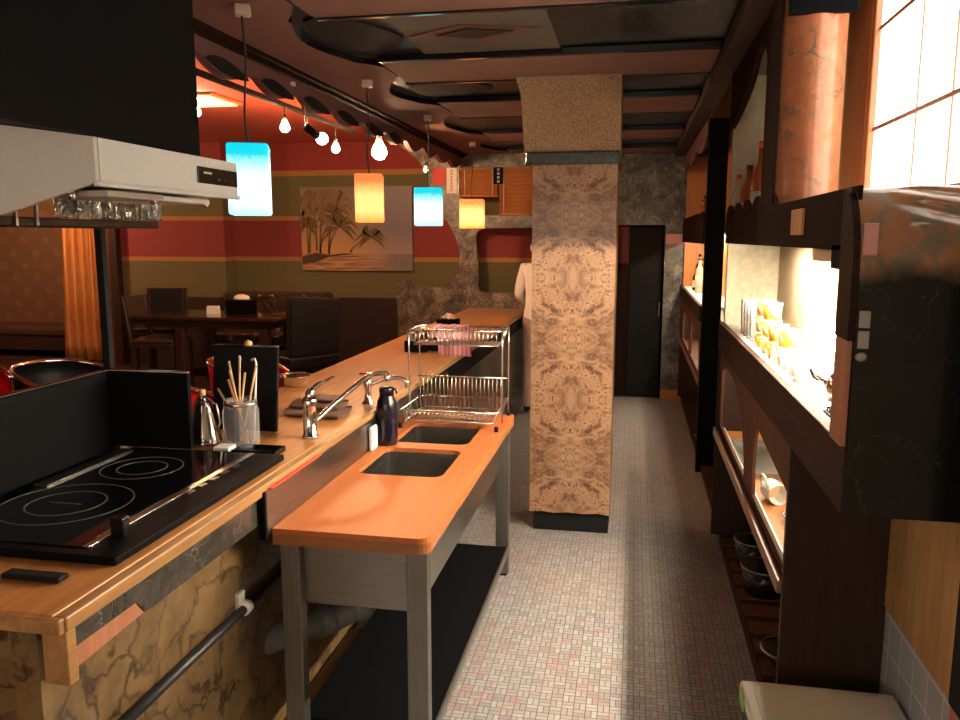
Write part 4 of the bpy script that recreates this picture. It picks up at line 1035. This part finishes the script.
# tubes inside the cabinet
t = thing('niche_tube_light', 'warm tube light under the shelf of the lit niche', 'light', (.585,3.1,1.6))
T([(.602,2.1,1.6355),(.602,3.75,1.6355)],.009,10).build('tube','tube_warm',t)
B(.613,.632,2.05,3.8,1.626,1.6445,.002).build('tube_holder','white_enamel',t)
t = thing('niche_lamp', 'glaring warm lamp strip behind the niche glasses', 'light', (.715,2.8,1.23))
B(.700,.716,2.1,3.5,1.24,1.36,.003).build('diffuser','strip_warm',t)
B(.695,.721,2.08,3.52,1.2155,1.239,.002).build('lamp_base','white_enamel',t)
t = thing('lower_shelf_light', 'warm light strip inside the arched lower compartment', 'light', (.6,3.3,1.05))
B(.56,.62,2.45,4.25,1.045,1.056,.002).build('diffuser','low_strip',t)
B(.55,.63,2.42,4.28,1.0565,1.0745,.002).build('lamp_base','white_enamel',t)

# glasses and cups in the niche
def tumbler(x,y,label,h=.15,r=.032,m='glass_thin',name='tumbler',grp='tall glasses in the lit niche'):
    t = thing(name, label, 'glass', (x,y,1.2155), grp)
    MB().lathe([(0,.004),(r*.78,.004),(r*.96,h),(r,h),(r*.85,0),(0,0)],(x,y,1.2155),20).build('glass_wall',m,t)
    MB().lathe([(0,.001),(r*.8,.001),(r*.8,.0035),(0,.0035)],(x,y,1.2155),16).build('glass_base',m,t); return t
g0 = tumbler(.53,3.92,'tall clear glass at the far left of the front row','.'and .16)
rowl = ['tall clear glass second from left in front row','tall clear glass third from left in front row','tall clear glass fourth from left in front row']
for i,l in enumerate(rowl): dup(g0,(.53,3.82-.10*i,1.2155),None,l)
for i,l in enumerate(['tall clear glass at far left of the back row','tall clear glass second from left in back row','tall clear glass third from left in back row']): dup(g0,(.62,3.95-.11*i,1.2155),None,l)
def cup(x,y,z,label):
    t = thing('patterned_cup', label, 'cup', (x,y,z), 'yellow patterned cups stacked in the niche')
    MB().lathe([(0,.004),(.026,.004),(.036,.062),(.038,.062),(.030,.0),(0,0)],(x,y,z),22).build('cup_wall','cup_pattern',t)
    MB().lathe([(.0375,.060),(.0395,.0605),(.0395,.064),(.0375,.0645)],(x,y,z),22).build('cup_rim','cup_white',t); return t
c0 = cup(.53,3.42,1.2155,'yellow patterned cup at bottom of the leftmost stack')
pos = [(.53,3.42),(.53,3.25),(.53,3.10),(.54,2.95)]
nm = ['leftmost','second from left','third from left','rightmost']
lv = ['bottom','middle','top']
for a,(x,y) in enumerate(pos):
    for b in range(3 if a < 2 else 2):
        if a == b == 0: continue
        dup(c0,(x,y,1.2155+.0655*b),.7*a+b,'yellow patterned cup at %s of the %s stack' % (lv[b] if not (a>=2 and b==1) else 'top', nm[a]))
w0 = thing('white_cup','plain white cup at left end of the front row','cup',(.52,2.80,1.2155),'plain white cups in the niche')
MB().lathe([(0,.004),(.026,.004),(.034,.07),(.036,.07),(.029,0),(0,0)],(.52,2.80,1.2155),20).build('cup_wall','cup_white',w0)
MB().tube(smoothpath([(.486,2.80,1.27),(.465,2.80,1.265),(.468,2.80,1.235),(.490,2.80,1.232)],4),.004,8).build('cup_handle','cup_white',w0)
for i,l in enumerate(['plain white cup second in the front row','plain white cup third in the front row']): dup(w0,(.525,2.70-.1*i,1.2155),.4,l)
t = thing('steel_kettle','small steel kettle at the near end of niche','kettle',(.60,2.32,1.2155))
MB().lathe([(0,0),(.062,0),(.070,.02),(.066,.06),(.045,.085),(0,.09)],(.60,2.32,1.2155),26).build('kettle_body','chrome',t)
MB().lathe([(0,.088),(.035,.087),(.012,.097),(.012,.11),(0,.112)],(.60,2.32,1.2155),18).build('kettle_lid','chrome',t)
MB().tube(smoothpath([(.60,2.385,1.29),(.60,2.39,1.35),(.60,2.32,1.37),(.60,2.25,1.35),(.60,2.255,1.29)],5),.005,8).build('kettle_handle','black_matte',t)
MB().tube([(.545,2.35,1.25),(.51,2.37,1.275),(.50,2.375,1.295)],[.012,.009,.007],10).build('kettle_spout','chrome',t)
t = thing('drip_rack','black ribbed drip rack on the counter near end block','rack',(.58,2.05,1.2155))
B(.49,.68,1.93,2.16,1.2155,1.222,.002).build('rack_base','black_paint',t)
mb = MB()
for j in range(9): mb.box(.495,.675,1.94+.025*j,1.95+.025*j,1.2222,1.232)
mb.build('rack_ribs','black_gloss',t)

# upper shelf bottles
def bottle(x,y,z,h,r,m,label,grp,lab=True,cap='cap_dark'):
    t = thing('liquor_bottle', label, 'bottle', (x,y,z), grp)
    MB().lathe([(0,0),(r*.95,0),(r,.01),(r,h*.58),(r*.85,h*.68),(r*.36,h*.78),(r*.33,h*.93),(0,h*.93)],(x,y,z),20).build('bottle_body',m,t)
    MB().lathe([(0,h*.931),(r*.4,h*.931),(r*.4,h),(0,h)],(x,y,z),14).build('bottle_cap',cap,t)
    if lab: MB().lathe([(r*1.001,h*.15),(r*1.012,h*.15),(r*1.012,h*.48),(r*1.001,h*.48)],(x,y,z),20).build('bottle_label','bottle_label',t)
    return t
G1 = 'bottles on the upper niche shelf'
bottle(.49,4.16,1.6655,.30,.032,'bottle_clear','slim pale bottle at left on upper shelf',G1,True,'bottle_red')
bottle(.525,4.05,1.6655,.335,.038,'bottle_amber','amber bottle in the middle of upper shelf',G1)
bottle(.59,4.17,1.6655,.36,.036,'bottle_dark','dark bottle behind the amber one on upper shelf',G1)
bottle(.56,3.93,1.6655,.43,.045,'bottle_amber','tall bottle with red cap at right on upper shelf',G1,True,'bottle_red')
MB().box(.482,XR-.013,2.37,4.33,.6442,.6452).build('shelf_liner','orange_wood',bpy.data.objects['bar_back_cabinet'])
MB().box(.481,.500,2.37,4.33,.6453,.662).build('white_strip','white_plastic',bpy.data.objects['bar_back_cabinet'])
# things in the lower compartment
t = thing('white_mug','white mug lying in the near arched opening','mug',(.56,3.12,.6455))
MB().tube([(.55,3.20,.6860),(.57,3.11,.6860)],.04,20,None,False).build('mug_wall','cup_white',t)
MB().tube(smoothpath([(.515,3.18,.70),(.512,3.17,.745),(.520,3.14,.745),(.530,3.135,.71)],4),.006,8).build('mug_handle','cup_white',t)
tag(MB().lathe([(0,0),(.03,0),(.055,.03),(.05,.03),(0,.006)],(.60,2.92,.6455),18).build('small_bowl','wire_steel'), 'small steel bowl right of the lying white mug', 'bowl')
for i,l in enumerate(['wooden spoon nearest the arch opening on lower shelf','second wooden spoon on the lower shelf','third wooden spoon deepest on the lower shelf']):
    tag(T([(.525+.035*i,2.50,.650),(.535+.035*i,2.72,.650)],.004,8).sphere((.536+.035*i,2.735,.651),.014,10,None,(1,1.4,.35)).build('wooden_spoon','chopstick_wood'), l, 'spoon', 'wooden spoons on the lower shelf')
t = thing('steel_tray','steel tray with chopsticks in the far arched opening','tray',(.60,3.75,.6455))
MB().box(.50,.70,3.45,4.05,.6455,.650,.002).build('tray_base','stainless',t)
MB().box(.50,.505,3.45,4.05,.650,.672).box(.695,.70,3.45,4.05,.650,.672).box(.505,.695,3.45,3.455,.65,.672).box(.505,.695,4.045,4.05,.65,.672).build('tray_rim','stainless',t)
# pots below
def pot(x,y,r,h,label):
    t = thing('black_pot', label, 'pot', (x,y,.0685), 'black pots under the cabinet')
    MB().lathe([(0,.004),(r*.7,.004),(r*.95,h),(r,h),(r*.78,0),(0,0)],(x,y,.0685),28).build('pot_body','pot_black',t)
    MB().lathe([(r*.95,h),(r*1.03,h+.001),(r*1.03,h+.006),(r*.95,h+.006)],(x,y,.0685),28).build('pot_rim','pot_rim',t)
    MB().tube([(x-r*.55,y-r*.9,.0685+h*.8),(x-r*.6,y-r*1.2,.0685+h*.85),(x-r*.35,y-r*1.2,.0685+h*.85),(x-r*.35,y-r*.93,.0685+h*.8)],.006,8).build('pot_handle','pot_black',t)
    return t
pot(.615,3.92,.095,.13,'deep black pot farthest in on the cabinet floor slats')
pot(.62,3.62,.105,.12,'wide black pot in middle of cabinet floor slats')
t = thing('mixing_bowl','dark bowl with pale rim nearest on cabinet floor slats','bowl',(.61,2.98,.0685))
MB().lathe([(0,.004),(.05,.004),(.095,.06),(.098,.06),(.055,0),(0,0)],(.61,2.98,.0685),28).build('bowl_body','pot_black',t)
MB().lathe([(.094,.059),(.101,.060),(.101,.065),(.094,.065)],(.61,2.98,.0685),28).build('bowl_rim','pot_rim',t)

# ================================================================== FAR CABINET + POST
tag(B(.472,.60,5.74,5.80,0,2.455,.004).build('black_post','black_paint'), 'tall black post between the two kitchen cabinets', 'post')
t = thing('far_cabinet','far brown cabinet section with bottles by granite wall','cabinet',(.6,7.1,0))
Ya, Yb = 5.82, 8.36
B(.51,XR,4.362,8.36,0,.05,.003).build('plinth','brown_lip',t)
B(.475,XR,Ya,Ya+.02,.05,1.07).build('end_panel','brown_dark',t)
B(.475,XR,Yb-.02,Yb,.05,1.07).build('end_panel','brown_dark',t)
MB().box(.50,XR,Ya+.02,Yb-.02,.62,.64).build('lower_shelf','brown_panel',t)
MB().box(.47,.499,Ya+.02,Yb-.02,.61,.655,.003).build('shelf_lip','lip_edge',t)
a1 = [(5.95,.70),(6.85,.70),(6.85,.92)]+smooth2([(6.8,.98),(6.4,.97),(6.0,.90)],4)
a2 = [(7.05,.70),(7.9,.70)]+smooth2([(7.92,.88),(7.86,.97),(7.5,.98),(7.1,.92)],4)
MB().cut([(Ya+.021,.656),(Yb-.021,.656),(Yb-.021,1.074),(Ya+.021,1.074)],[a1,a2],'x',.478,.492).build('arched_panel','brown_panel',t)
MB().box(XR-.01,XR-.001,Ya+.02,Yb-.02,.641,1.07).build('back_panel','concrete',t)
MB().box(.49,XR,Ya,Yb,1.16,1.18,.002).build('counter','white_plastic',t)
MB().box(.462,.489,Ya,Yb,1.075,1.187,.003).build('counter_lip','brown_lip',t)
B(.492,XR,Yb-.03,Yb,1.1805,2.45).build('end_board','orange_wood',t)
MB().box(XR-.01,XR-.001,Ya,Yb-.031,1.181,2.45).build('back_board','orange_wood',t)
MB().box(.49,XR-.012,Ya,Yb-.032,1.70,1.72).build('upper_shelf','brown_dark',t)
vv = [(Ya,1.62),(Yb-.03,1.62),(Yb-.03,1.78)]
for i in range(12):
    a = Yb-.03-i*.2; vv += [(a-.05,1.83),(a-.10,1.845),(a-.15,1.83),(a-.2,1.79)]
vv += [(Ya,1.79)]
MB().prism(vv,'x',.466,.488).build('valance','burnt_brown',t)
hv = []
for i in range(40): 
    yy = Yb-.03-(Yb-.03-Ya)*i/39; hv.append((yy, 2.36-.07*abs(math.sin((yy-Ya)*3.0))))
MB().prism([(Ya,2.458),(Yb-.03,2.458)]+hv,'x',.466,.488).build('head_panel','fascia_brown',t)
t = thing('far_niche_light','warm tube light under shelf of the far cabinet','light',(.6,7.1,1.66))
T([(.60,6.0,1.675),(.60,8.0,1.675)],.010,8).build('tube','tube_far',t)
B(.57,.63,5.95,8.25,1.686,1.6995).build('tube_holder','white_enamel',t)
t = thing('far_shelf_light','warm light strip inside far cabinet lower arches','light',(.6,7.1,1.05))
B(.56,.62,5.95,8.2,1.045,1.056).build('diffuser','low_strip',t)
B(.55,.63,5.92,8.23,1.0565,1.0745).build('lamp_base','white_enamel',t)
G2 = 'bottles on the far counter'
for i,(x,y,h,m,l) in enumerate(((.60,7.75,.34,'bottle_dark','dark bottle farthest left on the far counter'),(.62,7.55,.30,'bottle_amber','amber bottle second from left on the far counter'),(.57,7.35,.31,'bottle_clear','pale bottle in the middle of the far counter'),(.63,7.15,.27,'bottle_red','red bottle nearest black post on far counter'),(.57,7.65,.20,'bottle_dark','short dark bottle in front on the far counter'))):
    bottle(x,y,1.1805,h,.037,m,l,G2)
G3 = 'bottles on the far upper shelf'
bottle(.60,7.6,1.7205,.28,.04,'bottle_clear','pale bottle at left on the far upper shelf',G3)
bottle(.58,7.2,1.7205,.30,.04,'bottle_amber','amber bottle beside black post on far upper shelf',G3)
t = thing('metal_basin','steel rimmed basin under the far cabinet by post','basin',(.60,6.35,.0505))
MB().lathe([(0,.004),(.06,.004),(.09,.07),(.093,.07),(.065,0),(0,0)],(.60,6.35,.0505),24).build('basin_body','pot_black',t)
MB().lathe([(.089,.069),(.096,.07),(.096,.075),(.089,.075)],(.60,6.35,.0505),24).build('basin_rim','pot_rim',t)
tag(B(.31,.49,8.385,8.398,1.60,1.70,.001).build('pink_notice','pink_paper'), 'small pink notice on granite wall beside the doorway', 'notice')

# ================================================================== BIN
t = thing('storage_bin','cream plastic bin with flat lid at lower right','bin',(.53,1.95,0))
MB().box(.345,.715,1.715,2.16,0,.405,.015,None,3).build('bin_body','cream_plastic',t)
MB().box(.325,.725,1.705,2.185,.4055,.437,.010,None,3).build('bin_lid','cream_plastic',t)
MB().box(.355,.695,1.73,2.155,.4372,.442,.002).build('lid_panel','cream_plastic',t)
B(.319,.3245,2.09,2.15,.395,.437,.002).build('green_tab','green_tape',t)

# ================================================================== CAMERA, WORLD, VIEW
f_px = 800.; th_ = math.atan(122/f_px); ph_ = math.atan(155/(f_px/math.cos(th_)))
cam = bpy.data.cameras.new('camera'); cam.sensor_width = 36.; cam.lens = 36*f_px/960; cam.clip_start = .02
co = bpy.data.objects.new('camera', cam); COL.objects.link(co)
co.location = (0,0,1.66); co.rotation_euler = (PI/2-th_, 0, ph_)
SC.camera = co
wd = bpy.data.worlds.new('world'); SC.world = wd; wd.use_nodes = True
wd.node_tree.nodes['Background'].inputs[0].default_value = (.9,.75,.6,1)
wd.node_tree.nodes['Background'].inputs[1].default_value = .05
SC.view_settings.view_transform = 'Standard'; SC.view_settings.look = 'None'
SC.view_settings.gamma = 1.; SC.view_settings.use_curve_mapping = False
SC.view_settings.exposure = 1.05
